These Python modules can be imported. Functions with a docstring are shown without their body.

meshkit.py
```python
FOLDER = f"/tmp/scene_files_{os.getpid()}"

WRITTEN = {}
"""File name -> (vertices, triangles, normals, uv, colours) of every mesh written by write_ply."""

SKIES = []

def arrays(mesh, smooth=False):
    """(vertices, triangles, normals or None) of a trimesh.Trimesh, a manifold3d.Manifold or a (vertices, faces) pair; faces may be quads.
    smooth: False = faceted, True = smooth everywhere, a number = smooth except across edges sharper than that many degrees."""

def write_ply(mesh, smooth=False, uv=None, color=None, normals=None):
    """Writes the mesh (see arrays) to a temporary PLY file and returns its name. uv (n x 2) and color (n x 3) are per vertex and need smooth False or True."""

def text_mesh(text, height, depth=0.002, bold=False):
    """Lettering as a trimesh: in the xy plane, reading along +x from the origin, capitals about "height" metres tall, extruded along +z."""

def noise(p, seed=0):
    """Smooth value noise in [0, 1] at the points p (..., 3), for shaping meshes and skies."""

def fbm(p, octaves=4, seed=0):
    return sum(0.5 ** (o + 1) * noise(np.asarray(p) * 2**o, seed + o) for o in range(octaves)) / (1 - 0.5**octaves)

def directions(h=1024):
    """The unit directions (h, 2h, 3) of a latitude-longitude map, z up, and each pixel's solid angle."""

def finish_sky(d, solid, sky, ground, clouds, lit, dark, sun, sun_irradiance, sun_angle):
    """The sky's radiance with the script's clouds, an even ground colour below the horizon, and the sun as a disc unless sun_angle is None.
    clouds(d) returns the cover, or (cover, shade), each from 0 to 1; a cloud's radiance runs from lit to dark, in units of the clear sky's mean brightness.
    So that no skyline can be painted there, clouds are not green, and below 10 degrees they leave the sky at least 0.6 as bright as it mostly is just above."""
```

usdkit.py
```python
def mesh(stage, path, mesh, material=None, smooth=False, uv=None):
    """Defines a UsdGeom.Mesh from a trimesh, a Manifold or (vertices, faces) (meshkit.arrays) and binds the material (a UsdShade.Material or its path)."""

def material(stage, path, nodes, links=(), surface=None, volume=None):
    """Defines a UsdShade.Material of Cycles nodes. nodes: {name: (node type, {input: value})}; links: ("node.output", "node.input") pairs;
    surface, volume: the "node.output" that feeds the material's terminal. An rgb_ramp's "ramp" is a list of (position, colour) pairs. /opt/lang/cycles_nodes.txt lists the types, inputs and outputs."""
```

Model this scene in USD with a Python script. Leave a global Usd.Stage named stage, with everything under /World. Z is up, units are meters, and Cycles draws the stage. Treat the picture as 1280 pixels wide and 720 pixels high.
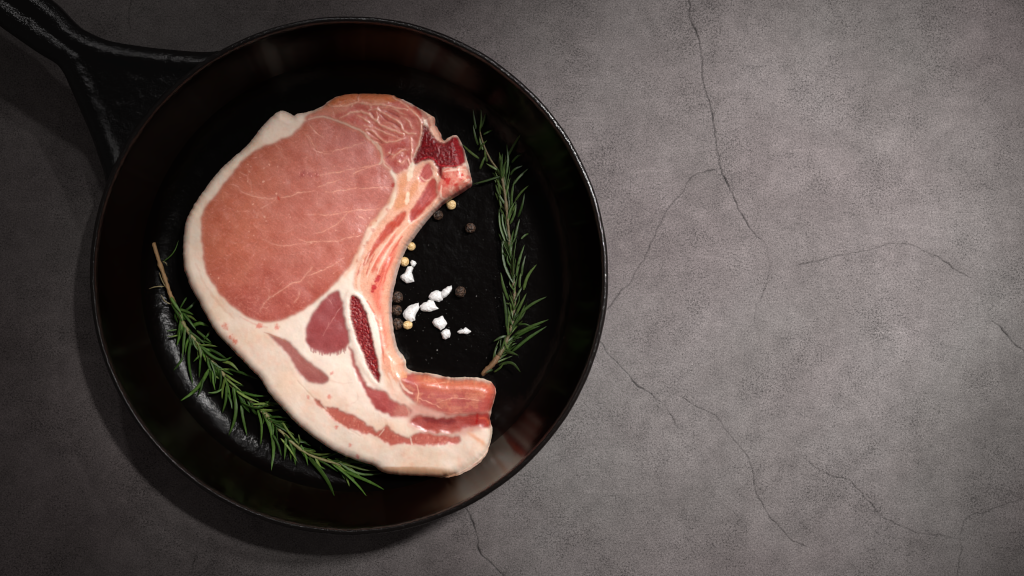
import math
import numpy as np
import shapely
from shapely.geometry import Polygon, LineString
from scipy import ndimage
from scipy.spatial import Delaunay, cKDTree, ConvexHull
import trimesh
import usdkit
from pxr import Usd, UsdGeom, UsdLux, UsdShade, Gf, Sdf, Vt

stage = Usd.Stage.CreateInMemory()
UsdGeom.SetStageUpAxis(stage, UsdGeom.Tokens.z)
UsdGeom.SetStageMetersPerUnit(stage, 1.0)
UsdGeom.Xform.Define(stage, '/World')

# ------------------------------------------------------------------ camera, light, exposure
H, W0 = 0.75, 0.598                       # camera height, width of the view on the table
cam = UsdGeom.Camera.Define(stage, '/World/camera')
cam.AddTranslateOp().Set(Gf.Vec3d(0, 0, H))
cam.CreateHorizontalApertureAttr(36.0)
cam.CreateVerticalApertureAttr(20.25)
cam.CreateFocalLengthAttr(36.0 * H / W0)
cam.CreateExposureAttr(0.0)
cam.CreateClippingRangeAttr(Gf.Vec2f(0.02, 50))


def aim(x, eye, at):
    eye, at = np.array(eye, float), np.array(at, float)
    zax = eye - at
    zax /= np.linalg.norm(zax)
    xax = np.cross([0, 0, 1.0], zax)
    xax /= np.linalg.norm(xax)
    yax = np.cross(zax, xax)
    m = Gf.Matrix4d(*xax, 0, *yax, 0, *zax, 0, *eye, 1)
    x.AddTransformOp().Set(m)


def spot(name, eye, at, power, radius, angle, soft, color):
    l = UsdLux.SphereLight.Define(stage, '/World/' + name)
    l.CreateRadiusAttr(radius)
    l.CreateIntensityAttr(power)
    l.CreateNormalizeAttr(True)
    l.CreateColorAttr(Gf.Vec3f(*color))
    s = UsdLux.ShapingAPI.Apply(l.GetPrim())
    s.CreateShapingConeAngleAttr(angle)
    s.CreateShapingConeSoftnessAttr(soft)
    aim(UsdGeom.Xformable(l), eye, at)


def panel(name, eye, at, power, w, h, color):
    l = UsdLux.RectLight.Define(stage, '/World/' + name)
    l.CreateWidthAttr(w)
    l.CreateHeightAttr(h)
    l.CreateIntensityAttr(power)
    l.CreateNormalizeAttr(True)
    l.CreateColorAttr(Gf.Vec3f(*color))
    aim(UsdGeom.Xformable(l), eye, at)


spot('key_lamp', (0.62, 0.42, 0.95), (0.142, -0.004, 0), 29.5, 0.08, 12.9, 1.0, (1.0, 0.976, 0.972))
spot('food_lamp', (0.30, 0.32, 1.0), (-0.106, -0.010, 0.02), 15.5, 0.045, 7.2, 1.0, (1.0, 0.97, 0.95))  # added narrow spot that brightens the chop alone
panel('fill_panel', (0.45, 0.95, 1.0), (-0.05, 0, 0), 0.36, 0.04, 0.04, (1.0, 0.96, 0.96))  # added small panel, mainly for highlights on the handle
panel('strip_panel', (-0.25, 1.15, 0.95), (-0.2, 0.1, 0), 0.46, 0.05, 0.05, (1.0, 0.96, 0.96))  # added panel that makes the glint along the handle's upper edge
# added dim dome: even ambient light, mainly for the left of the table
dome = UsdLux.DomeLight.Define(stage, '/World/studio_room')
dome_m = usdkit.material(stage, '/World/Looks/studio_room', {'bg': ('background_shader', dict(color=(1.0, 0.91, 0.90), strength=0.062))}, [], surface='bg.background')
UsdShade.MaterialBindingAPI.Apply(dome.GetPrim()).Bind(dome_m)

# ------------------------------------------------------------------ helpers
used = {}


def numbered(path):
    n = used.get(path, 0)
    used[path] = n + 1
    return path if n == 0 else f'{path}_{n:03d}'


def tag(o, label=None, category=None, group=None, kind=None):
    p = o.GetPrim() if hasattr(o, 'GetPrim') else o
    for k, v in (('label', label), ('category', category), ('group', group), ('kind', kind)):
        if v:
            p.SetCustomDataByKey(k, v)
    return p


def thing(name, label, category, loc=(0, 0, 0), group=None):
    x = UsdGeom.Xform.Define(stage, numbered('/World/' + name))
    x.AddTranslateOp().Set(Gf.Vec3d(*map(float, loc)))
    tag(x, label, category, group)
    x.origin = np.array(loc, float)
    return x


def obj(name, v, f, mat, parent=None, normals=None, color=None, smooth=None, attrs=None):
    base = str(parent.GetPath()) if parent is not None else '/World'
    v = np.asarray(v, float)
    if parent is not None:
        v = v - ORIGIN.get(base, 0)
    if smooth is not None:
        m = usdkit.mesh(stage, numbered(f'{base}/{name}'), (v, f), mat, smooth=smooth)
    else:
        m = usdkit.mesh(stage, numbered(f'{base}/{name}'), (v, f), mat)
    if normals is not None:
        m.CreateNormalsAttr(Vt.Vec3fArray.FromNumpy(np.asarray(normals, np.float32)))
        m.SetNormalsInterpolation('vertex')
    api = UsdGeom.PrimvarsAPI(m)
    if color is not None:
        api.CreatePrimvar('tint', Sdf.ValueTypeNames.Color3fArray, 'vertex').Set(Vt.Vec3fArray.FromNumpy(np.asarray(color, np.float32)))
    for k, a in (attrs or {}).items():
        a = np.asarray(a, np.float32)
        api.CreatePrimvar(k, Sdf.ValueTypeNames.Color3fArray, 'vertex').Set(Vt.Vec3fArray.FromNumpy(np.repeat(a[:, None], 3, 1)))
    if parent is None:
        ORIGIN[str(m.GetPath())] = 0
    return m


ORIGIN = {}


def thing_at(name, label, category, loc, group=None):
    x = thing(name, label, category, loc, group)
    ORIGIN[str(x.GetPath())] = np.array(loc, float)
    return x


def world(p, z):
    """Photograph position to the point that stands there at height z."""
    p = np.asarray(p, float)
    s = W0 / 1280 * (H - z) / H
    return np.stack([(p[..., 0] - 640) * s, (360 - p[..., 1]) * s], -1)


def seen(x, y, z):
    s = W0 / 1280 * (H - z) / H
    return 640 + x / s, 360 - y / s


def smoothstep(a, b, x):
    t = np.clip((x - a) / (b - a), 0, 1)
    return t * t * (3 - 2 * t)


class Noise:
    """Smooth value noise on a tiled lattice, fractal."""

    def __init__(self, seed, n=256):
        self.t = (np.random.default_rng(seed).random((n, n)) * 2 - 1).astype(np.float32)
        self.n = n

    def one(self, x, y):
        x, y = np.asarray(x, np.float32), np.asarray(y, np.float32)
        i, j = np.floor(y).astype(np.int32), np.floor(x).astype(np.int32)
        u, v = y - i, x - j
        u, v = u * u * (3 - 2 * u), v * v * (3 - 2 * v)
        i0, j0 = i & 255, j & 255
        i1, j1 = (i + 1) & 255, (j + 1) & 255
        t = self.t
        a, b = t[i0, j0], t[i1, j0]
        return (a + (b - a) * u) * (1 - v) + (t[i0, j1] + (t[i1, j1] - t[i0, j1]) * u) * v

    def __call__(self, x, y, octaves=3, gain=0.5):
        out, a, s = 0, 1.0, 1.0
        for k in range(octaves):
            out = out + a * self.one(np.asarray(x) * s + 17.3 * k, np.asarray(y) * s + 9.1 * k)
            a, s = a * gain, s * 2.03
        return out


def vertex_normals(v, f):
    n = np.zeros_like(v)
    c = np.cross(v[f[:, 1]] - v[f[:, 0]], v[f[:, 2]] - v[f[:, 0]])
    for k in range(3):
        np.add.at(n, f[:, k], c)
    return n / np.maximum(np.linalg.norm(n, axis=1, keepdims=True), 1e-20)


def resample(line, step):
    line = np.asarray(line, float)
    d = np.r_[0, np.cumsum(np.linalg.norm(np.diff(line, axis=0), axis=1))]
    t = np.linspace(0, d[-1], max(2, int(d[-1] / step) + 1))
    return np.stack([np.interp(t, d, line[:, k]) for k in range(line.shape[1])], 1)


def chaikin(pts, n=2, closed=True):
    p = np.asarray(pts, float)
    for _ in range(n):
        q = np.roll(p, -1, 0) if closed else p[1:]
        a = p if closed else p[:-1]
        r = np.empty((2 * len(a), p.shape[1]))
        r[0::2], r[1::2] = 0.75 * a + 0.25 * q, 0.25 * a + 0.75 * q
        p = r if closed else np.vstack([p[:1], r, p[-1:]])
    return p


def slab(outline, step, height, rings, z_bottom):
    """Closed body over a plan outline (ccw): a height-field top, a side wall through rings (fraction of edge height, outward shift), a flat bottom.
    height(x, y, d) with d the distance from the outline. Returns vertices, triangles, number of top vertices, their d."""
    poly = Polygon(outline)
    if not poly.exterior.is_ccw:
        outline = outline[::-1]
        poly = Polygon(outline)
    edge = resample(np.vstack([outline, outline[:1]]), step)[:-1]
    x0, y0, x1, y1 = poly.bounds
    gx, gy = np.meshgrid(np.arange(x0, x1, step), np.arange(y0, y1, step * 0.866))
    gx = gx + (np.arange(gx.shape[0]) % 2)[:, None] * step * 0.5
    pts = np.stack([gx.ravel(), gy.ravel()], 1)
    shapely.prepare(poly)
    pts = pts[shapely.contains_xy(poly, pts[:, 0], pts[:, 1])]
    tree = cKDTree(resample(np.vstack([edge, edge[:1]]), step * 0.4))
    d = tree.query(pts)[0]
    pts, d = pts[d > step * 0.45], d[d > step * 0.45]
    P = np.vstack([edge, pts])
    d = np.r_[np.zeros(len(edge)), d]
    tri = Delaunay(P).simplices
    c = P[tri].mean(1)
    tri = tri[shapely.contains_xy(poly, c[:, 0], c[:, 1])]
    a, b, c = P[tri[:, 0]], P[tri[:, 1]], P[tri[:, 2]]
    area = (b[:, 0] - a[:, 0]) * (c[:, 1] - a[:, 1]) - (b[:, 1] - a[:, 1]) * (c[:, 0] - a[:, 0])
    tri = tri[np.abs(area) > 1e-14]
    area = area[np.abs(area) > 1e-14]
    tri[area < 0] = tri[area < 0][:, ::-1]
    z = height(P[:, 0], P[:, 1], d)
    V = [np.column_stack([P, z])]
    F = [tri]
    n = len(edge)
    t = np.roll(edge, -3, 0) - np.roll(edge, 3, 0)
    out = np.stack([t[:, 1], -t[:, 0]], 1)
    out /= np.maximum(np.linalg.norm(out, axis=1, keepdims=True), 1e-12)
    out = ndimage.gaussian_filter1d(out, 3, axis=0, mode='wrap')
    ez = z[:n]
    prev, at = np.arange(n), len(P)
    nxt = np.r_[np.arange(1, n), 0]
    for frac, shift in rings:
        ring = np.column_stack([edge + out * shift, z_bottom + (ez - z_bottom) * frac])
        V.append(ring)
        cur = at + np.arange(n)
        F.append(np.column_stack([prev, cur, cur[nxt]]))
        F.append(np.column_stack([prev, cur[nxt], prev[nxt]]))
        prev, at = cur, at + n
    low = V[-1][:, :2]
    bt = Delaunay(low).simplices
    pl = Polygon(low).buffer(0)
    cc = low[bt].mean(1)
    bt = bt[shapely.contains_xy(pl, cc[:, 0], cc[:, 1])]
    a, b, c = low[bt[:, 0]], low[bt[:, 1]], low[bt[:, 2]]
    area = (b[:, 0] - a[:, 0]) * (c[:, 1] - a[:, 1]) - (b[:, 1] - a[:, 1]) * (c[:, 0] - a[:, 0])
    bt[area > 0] = bt[area > 0][:, ::-1]
    F.append(prev[0] + bt)
    return np.vstack(V), np.vstack(F).astype(int), len(P), d


def tube(path, radii, sides=8, bump=None):
    path, radii = np.asarray(path, float), np.asarray(radii, float)
    t = np.gradient(path, axis=0)
    t /= np.linalg.norm(t, axis=1, keepdims=True)
    up = np.array([0, 0, 1.0])
    s = np.cross(t, up)
    s /= np.maximum(np.linalg.norm(s, axis=1, keepdims=True), 1e-9)
    u = np.cross(s, t)
    ang = np.linspace(0, 2 * np.pi, sides, endpoint=False)
    r = radii[:, None] * (1 if bump is None else bump(len(path), sides))
    v = path[:, None] + (np.cos(ang)[None, :, None] * s[:, None] + np.sin(ang)[None, :, None] * u[:, None]) * (r * np.ones((len(path), sides)))[..., None]
    v = v.reshape(-1, 3)
    f = []
    for i in range(len(path) - 1):
        for j in range(sides):
            k = (j + 1) % sides
            f += [[i * sides + j, (i + 1) * sides + j, (i + 1) * sides + k], [i * sides + j, (i + 1) * sides + k, i * sides + k]]
    a, b = len(v), len(v) + 1
    v = np.vstack([v, path[:1], path[-1:]])
    L = (len(path) - 1) * sides
    for j in range(sides):
        k = (j + 1) % sides
        f += [[a, j, k], [b, L + k, L + j]]
    f = np.array(f)
    m = trimesh.Trimesh(v, f, process=False)
    if m.volume < 0:
        f = f[:, ::-1]
    return v, f


def lathe(profile, n=256):
    """profile: (r, z) from the axis round and back to the axis."""
    p = np.asarray(profile, float)
    a = np.linspace(0, 2 * np.pi, n, endpoint=False)
    v = np.stack([p[None, :, 0] * np.cos(a)[:, None], p[None, :, 0] * np.sin(a)[:, None], np.broadcast_to(p[None, :, 1], (n, len(p)))], -1).reshape(-1, 3)
    m = len(p)
    f = []
    for j in range(n):
        k = (j + 1) % n
        i = np.arange(m - 1)
        f.append(np.column_stack([j * m + i, k * m + i, k * m + i + 1]))
        f.append(np.column_stack([j * m + i, k * m + i + 1, j * m + i + 1]))
    return v, np.vstack(f)


def lin(c):
    c = np.asarray(c, float) / 255
    return np.where(c <= 0.04045, c / 12.92, ((c + 0.055) / 1.055) ** 2.4)


# ------------------------------------------------------------------ materials
LK = '/World/Looks/'


def mat_simple(name, color, rough, bump_scale=None, bump=0.2, dist=0.0005, **extra):
    nodes = {'p': ('principled_bsdf', dict(base_color=color, roughness=rough, **extra))}
    links = []
    if bump_scale:
        nodes |= {'g': ('geometry', {}), 'n': ('noise_texture', dict(scale=bump_scale, detail=4.0, roughness=0.6)), 'b': ('bump', dict(strength=bump, distance=dist))}
        links = [('g.position', 'n.vector'), ('n.fac', 'b.height'), ('b.normal', 'p.normal')]
    return usdkit.material(stage, LK + name, nodes, links, surface='p.BSDF')


# concrete table
M_concrete = usdkit.material(stage, LK + 'concrete', {
    'g': ('geometry', {}),
    'blot': ('noise_texture', dict(scale=6.5, detail=10.0, roughness=0.72)),
    'blotr': ('rgb_ramp', {'ramp': [(0.30, (0.118, 0.104, 0.102)), (0.50, (0.166, 0.149, 0.147)), (0.70, (0.205, 0.187, 0.186))]}),
    'patch': ('noise_texture', dict(scale=22.0, detail=10.0, roughness=0.80)),
    'mot': ('noise_texture', dict(scale=38.0, detail=10.0, roughness=0.82)),
    'motr': ('map_range', dict(from_min=0.32, from_max=0.68, to_min=0.80, to_max=1.15)),
    'fleck': ('noise_texture', dict(scale=820.0, detail=3.0, roughness=0.75)),
    'fleckr': ('map_range', dict(from_min=0.60, from_max=0.72, to_min=1.0, to_max=1.45, clamp=True)),
    'm5': ('math', dict(math_type='multiply')), 'm6': ('math', dict(math_type='multiply')), 'fo': ('mapping', dict(location=(3.7, 1.9, 0.0))),
    'patchr': ('map_range', dict(from_min=0.38, from_max=0.62, to_min=0.11, to_max=-0.06)),
    'mid': ('noise_texture', dict(scale=130.0, detail=6.0, roughness=0.75)),
    'midr': ('map_range', dict(from_min=0.3, from_max=0.7, to_min=0.85, to_max=1.13)),
    'fine': ('noise_texture', dict(scale=1050.0, detail=3.0, roughness=0.85)),
    'finr': ('map_range', dict(from_min=0.3, from_max=0.7, to_min=0.48, to_max=1.50)),
    'pore': ('noise_texture', dict(scale=900.0, detail=3.0, roughness=0.75)),
    'm4': ('math', dict(math_type='multiply')),
    'shift': ('math', dict(math_type='subtract')),
    'finer': ('map_range', dict(from_min=0.30, from_max=0.44, to_min=0.42, to_max=1.02, clamp=True)),
    'scr': ('noise_texture', dict(scale=1.0, detail=2.0, roughness=0.5)),
    'scm': ('mapping', dict(scale=(14.0, 230.0, 1.0), rotation=(0.0, 0.0, 0.5))),
    'scrr': ('map_range', dict(from_min=0.66, from_max=0.78, to_min=1.0, to_max=1.22, clamp=True)),
    'm0': ('math', dict(math_type='multiply')),
    'tinge': ('noise_texture', dict(scale=5.0, detail=4.0)),
    'tinger': ('rgb_ramp', {'ramp': [(0.38, (1.04, 0.985, 0.985)), (0.66, (0.96, 0.985, 0.955))]}),
    'm1': ('math', dict(math_type='multiply')),
    'crack': ('attribute', dict(attribute='crack')),
    'crackr': ('map_range', dict(from_min=0.0, from_max=1.0, to_min=1.0, to_max=0.10)),
    'm3': ('math', dict(math_type='multiply')),
    'c1': ('mix_color', dict(blend_type='multiply', fac=1.0, use_clamp=False)),
    'c2': ('mix_color', dict(blend_type='multiply', fac=1.0, use_clamp=False)),
    'b': ('bump', dict(strength=0.4, distance=0.0004)),
    'p': ('principled_bsdf', dict(roughness=0.72, specular_ior_level=0.25)),
}, [('g.position', 'blot.vector'), ('g.position', 'patch.vector'), ('g.position', 'mid.vector'), ('g.position', 'fine.vector'), ('g.position', 'tinge.vector'), ('g.position', 'scm.vector'), ('scm.vector', 'scr.vector'),
    ('blot.fac', 'blotr.fac'), ('patch.fac', 'patchr.value'), ('mid.fac', 'midr.value'), ('fine.fac', 'finr.value'), ('g.position', 'pore.vector'), ('pore.fac', 'shift.value1'), ('patchr.result', 'shift.value2'), ('shift.value', 'finer.value'), ('scr.fac', 'scrr.value'), ('tinge.fac', 'tinger.fac'),
    ('midr.result', 'm0.value1'), ('scrr.result', 'm0.value2'), ('m0.value', 'm1.value1'), ('finer.result', 'm1.value2'),
    ('crack.fac', 'crackr.value'), ('m1.value', 'm4.value1'), ('finr.result', 'm4.value2'), ('g.position', 'mot.vector'), ('mot.fac', 'motr.value'), ('g.position', 'fo.vector'), ('fo.vector', 'fleck.vector'), ('fleck.fac', 'fleckr.value'), ('m4.value', 'm5.value1'), ('motr.result', 'm5.value2'), ('m5.value', 'm6.value1'), ('fleckr.result', 'm6.value2'), ('m6.value', 'm3.value1'), ('crackr.result', 'm3.value2'),
    ('blotr.color', 'c1.a'), ('m3.value', 'c1.b'), ('c1.result', 'c2.a'), ('tinger.color', 'c2.b'), ('c2.result', 'p.base_color'),
    ('fine.fac', 'b.height'), ('b.normal', 'p.normal')], surface='p.BSDF')


def iron(name, color, rough, lump, lump_d, grain, grain_d, strength=1.0, spec=0.5, coat=0.0):
    return usdkit.material(stage, LK + name, {
        'g': ('geometry', {}),
        'l': ('noise_texture', dict(scale=lump, detail=3.0, roughness=0.55)),
        'f': ('noise_texture', dict(scale=grain, detail=2.0, roughness=0.6)),
        's': ('noise_texture', dict(scale=22.0, detail=4.0, roughness=0.6)),
        'sr': ('map_range', dict(from_min=0.3, from_max=0.7, to_min=rough * 0.8, to_max=rough * 1.25)),
        'b1': ('bump', dict(strength=strength, distance=lump_d)), 'b2': ('bump', dict(strength=strength, distance=grain_d)),
        'p': ('principled_bsdf', dict(base_color=color, specular_ior_level=spec, coat_weight=coat, coat_roughness=0.12)),
    }, [('g.position', 'l.vector'), ('g.position', 'f.vector'), ('g.position', 's.vector'), ('s.fac', 'sr.value'), ('sr.result', 'p.roughness'),
        ('l.fac', 'b1.height'), ('f.fac', 'b2.height'), ('b1.normal', 'b2.normal'), ('b2.normal', 'p.normal')], surface='p.BSDF')


M_floor = iron('pan_cooking_surface', (0.0015, 0.0011, 0.001), 0.18, 110.0, 0.00060, 1200.0, 0.00011, spec=0.13)
M_wall = iron('pan_enamel', (0.0026, 0.0009, 0.0007), 0.14, 60.0, 0.00014, 900.0, 0.00001, spec=0.45)
M_iron = iron('cast_iron', (0.0022, 0.0020, 0.0020), 0.22, 520.0, 0.00044, 1300.0, 0.00016, spec=0.40)
M_lip = iron('pan_lip', (0.006, 0.0042, 0.0036), 0.22, 380.0, 0.0006, 1500.0, 0.00006, spec=0.5)


def meat_mat(name, rough, bscale, bdist, sss, spec=0.4, coat=0.0, grain=0.06):
    return usdkit.material(stage, LK + name, {
        'g': ('geometry', {}),
        'c': ('attribute', dict(attribute='tint')),
        'n': ('noise_texture', dict(scale=bscale, detail=4.0, roughness=0.65, distortion=0.4)),
        'nr': ('map_range', dict(from_min=0.3, from_max=0.7, to_min=1 - grain, to_max=1 + grain)),
        'cm': ('mix_color', dict(blend_type='multiply', fac=1.0, use_clamp=False)),
        'w': ('noise_texture', dict(scale=150.0, detail=3.0)),
        'wr': ('map_range', dict(from_min=0.35, from_max=0.65, to_min=rough * 0.75, to_max=rough * 1.3)),
        'b': ('bump', dict(strength=0.8, distance=bdist)),
        'p': ('principled_bsdf', dict(specular_ior_level=spec, subsurface_weight=sss, subsurface_scale=0.0015, subsurface_radius=(1.0, 0.35, 0.25), coat_weight=coat, coat_roughness=0.15)),
    }, [('g.position', 'n.vector'), ('g.position', 'w.vector'), ('n.fac', 'nr.value'), ('c.color', 'cm.a'), ('nr.result', 'cm.b'), ('cm.result', 'p.base_color'),
        ('w.fac', 'wr.value'), ('wr.result', 'p.roughness'), ('n.fac', 'b.height'), ('b.normal', 'p.normal')], surface='p.BSDF')


M_fat = meat_mat('pork_fat', 0.38, 420.0, 0.00009, 0.3, 0.42, 0.0, 0.03)
M_muscle = meat_mat('pork_muscle', 0.36, 900.0, 0.00014, 0.2, 0.45, 0.10, 0.10)
M_wet = meat_mat('wet_red_tissue', 0.30, 700.0, 0.00025, 0.15, 0.5, 0.15, 0.15)
M_marrow = meat_mat('marrow', 0.40, 1300.0, 0.0002, 0.1, 0.3, 0.0, 0.45)
M_bone = meat_mat('bone', 0.40, 600.0, 0.0002, 0.2, 0.4, 0.0, 0.05)


def leaf_mat(name, top, under):
    return usdkit.material(stage, LK + name, {
        'g': ('geometry', {}), 'o': ('object_info', {}),
        'c': ('attribute', dict(attribute='under')),
        'n': ('noise_texture', dict(scale=500.0, detail=3.0)),
        'nr': ('map_range', dict(from_min=0.3, from_max=0.7, to_min=0.75, to_max=1.3)),
        'or': ('map_range', dict(from_min=0.0, from_max=1.0, to_min=0.7, to_max=1.35)),
        'mm': ('math', dict(math_type='multiply')),
        'mx': ('mix_color', dict(a=top, b=under)),
        'cm': ('mix_color', dict(blend_type='multiply', fac=1.0, use_clamp=False)),
        'b': ('bump', dict(strength=0.5, distance=0.00015)),
        'p': ('principled_bsdf', dict(roughness=0.45, specular_ior_level=0.28)),
        't': ('translucent_bsdf', {}),
        'x': ('mix_closure', dict(fac=0.14)),
    }, [('g.position', 'n.vector'), ('n.fac', 'nr.value'), ('o.random', 'or.value'), ('nr.result', 'mm.value1'), ('or.result', 'mm.value2'), ('c.fac', 'mx.fac'), ('mx.result', 'cm.a'), ('mm.value', 'cm.b'),
        ('cm.result', 'p.base_color'), ('cm.result', 't.color'), ('n.fac', 'b.height'), ('b.normal', 'p.normal'), ('p.BSDF', 'x.closure1'), ('t.BSDF', 'x.closure2')], surface='x.closure')


M_leaf = [leaf_mat('rosemary_leaf_deep', (0.015, 0.056, 0.004), (0.12, 0.17, 0.05)),
          leaf_mat('rosemary_leaf_mid', (0.038, 0.100, 0.009), (0.16, 0.22, 0.07)),
          leaf_mat('rosemary_leaf_light', (0.095, 0.150, 0.022), (0.20, 0.24, 0.09))]
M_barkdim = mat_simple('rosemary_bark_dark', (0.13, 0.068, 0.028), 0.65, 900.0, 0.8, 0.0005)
M_leafdim = [leaf_mat('rosemary_leaf_shade', (0.012, 0.033, 0.004), (0.07, 0.10, 0.03)), leaf_mat('rosemary_leaf_dim_mid', (0.022, 0.045, 0.008), (0.07, 0.10, 0.03)),  # right sprig: its dimmer light put into darker leaf colours
             leaf_mat('rosemary_leaf_dim_light', (0.036, 0.062, 0.012), (0.09, 0.12, 0.04))]
M_dry = leaf_mat('rosemary_leaf_dry', (0.20, 0.16, 0.08), (0.25, 0.2, 0.1))
M_bark = mat_simple('rosemary_bark', (0.27, 0.155, 0.065), 0.6, 900.0, 0.8, 0.0005)
M_twig = mat_simple('rosemary_twig', (0.19, 0.17, 0.065), 0.55, 900.0, 0.8, 0.0005)
M_twigdim = mat_simple('rosemary_twig_dim', (0.085, 0.062, 0.025), 0.6, 900.0, 0.8, 0.0005)  # darkened copy of the twig, standing in for less light on the right
M_cut = mat_simple('rosemary_cut_end', (0.42, 0.33, 0.2), 0.7, 900.0, 0.5)
M_salt = mat_simple('coarse_salt', (0.60, 0.595, 0.585), 0.26, 900.0, 0.6, 0.0003, subsurface_weight=0.4, subsurface_scale=0.001, subsurface_radius=(1.0, 1.0, 1.0), specular_ior_level=0.5)


def pepper_mat(name, lo, hi, rough):
    return usdkit.material(stage, LK + name, {
        'g': ('geometry', {}), 'n': ('noise_texture', dict(scale=700.0, detail=4.0, roughness=0.65)),
        'r': ('rgb_ramp', {'ramp': [(0.40, lo), (0.64, hi)]}), 'b': ('bump', dict(strength=0.7, distance=0.0004)),
        'p': ('principled_bsdf', dict(roughness=rough, specular_ior_level=0.4)),
    }, [('g.position', 'n.vector'), ('n.fac', 'r.fac'), ('r.color', 'p.base_color'), ('n.fac', 'b.height'), ('b.normal', 'p.normal')], surface='p.BSDF')


M_wpep = pepper_mat('white_peppercorn_skin', (0.42, 0.26, 0.10), (0.74, 0.56, 0.30), 0.5)
M_bpep = pepper_mat('black_peppercorn_skin', (0.004, 0.0024, 0.0018), (0.085, 0.045, 0.027), 0.5)

# ------------------------------------------------------------------ the table with its cracks
CRACKS = [  # (points in the photograph, strength)
    ([(860, -10), (861, 7), (862, 27), (872, 43), (878, 67), (878, 90), (882, 113), (887, 133), (892, 157), (893, 177), (898, 200), (900, 210), (913, 237), (923, 260), (940, 290), (957, 307)], 0.85),
    ([(957, 307), (962, 333), (958, 358), (947, 377), (940, 410)], 0.4),
    ([(899, 208), (887, 212), (868, 220), (857, 232), (852, 243), (833, 263), (822, 287), (810, 313), (793, 343), (783, 360), (763, 380), (752, 392)], 0.7),
    ([(748, 420), (752, 428), (762, 446), (775, 458), (783, 465), (793, 480), (813, 493), (830, 507)], 0.75),
    ([(830, 507), (840, 522), (853, 542)], 0.5),
    ([(847, 495), (878, 511), (895, 521), (905, 535), (919, 552), (933, 569), (940, 590), (943, 611), (957, 642), (977, 664), (998, 679), (1015, 686)], 0.62),
    ([(1005, 574), (1032, 593), (1060, 597), (1077, 617), (1101, 645), (1125, 655), (1146, 667), (1184, 671), (1197, 676)], 0.62),
    ([(1198, 674), (1201, 693), (1196, 717), (1190, 740)], 0.7),
    ([(1199, 673), (1203, 652), (1215, 643), (1239, 638), (1259, 628), (1282, 623), (1310, 615)], 0.65),
    ([(990, 333), (1017, 327), (1040, 323), (1052, 318), (1077, 314), (1103, 307), (1117, 303), (1143, 307), (1160, 317), (1180, 325), (1193, 337), (1217, 348)], 0.62),
    ([(1235, 396), (1243, 403), (1263, 422), (1280, 440), (1300, 452)], 0.8),
    ([(1113, 248), (1114, 275), (1115, 300)], 0.35),
    ([(580, 628), (583, 637), (590, 650), (597, 673), (598, 690), (610, 700), (627, 717), (640, 735)], 0.9),
    ([(743, 622), (760, 619), (777, 620)], 0.35),
    ([(162, -8), (162, 15), (161, 43)], 0.7),
    ([(263, 620), (262, 634), (262, 650)], 0.4),
    ([(248, 687), (243, 700), (240, 722)], 0.45),
    ([(870, 255), (884, 262), (889, 270)], 0.45),
    ([(904, 388), (906, 400)], 0.6),
]


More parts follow.
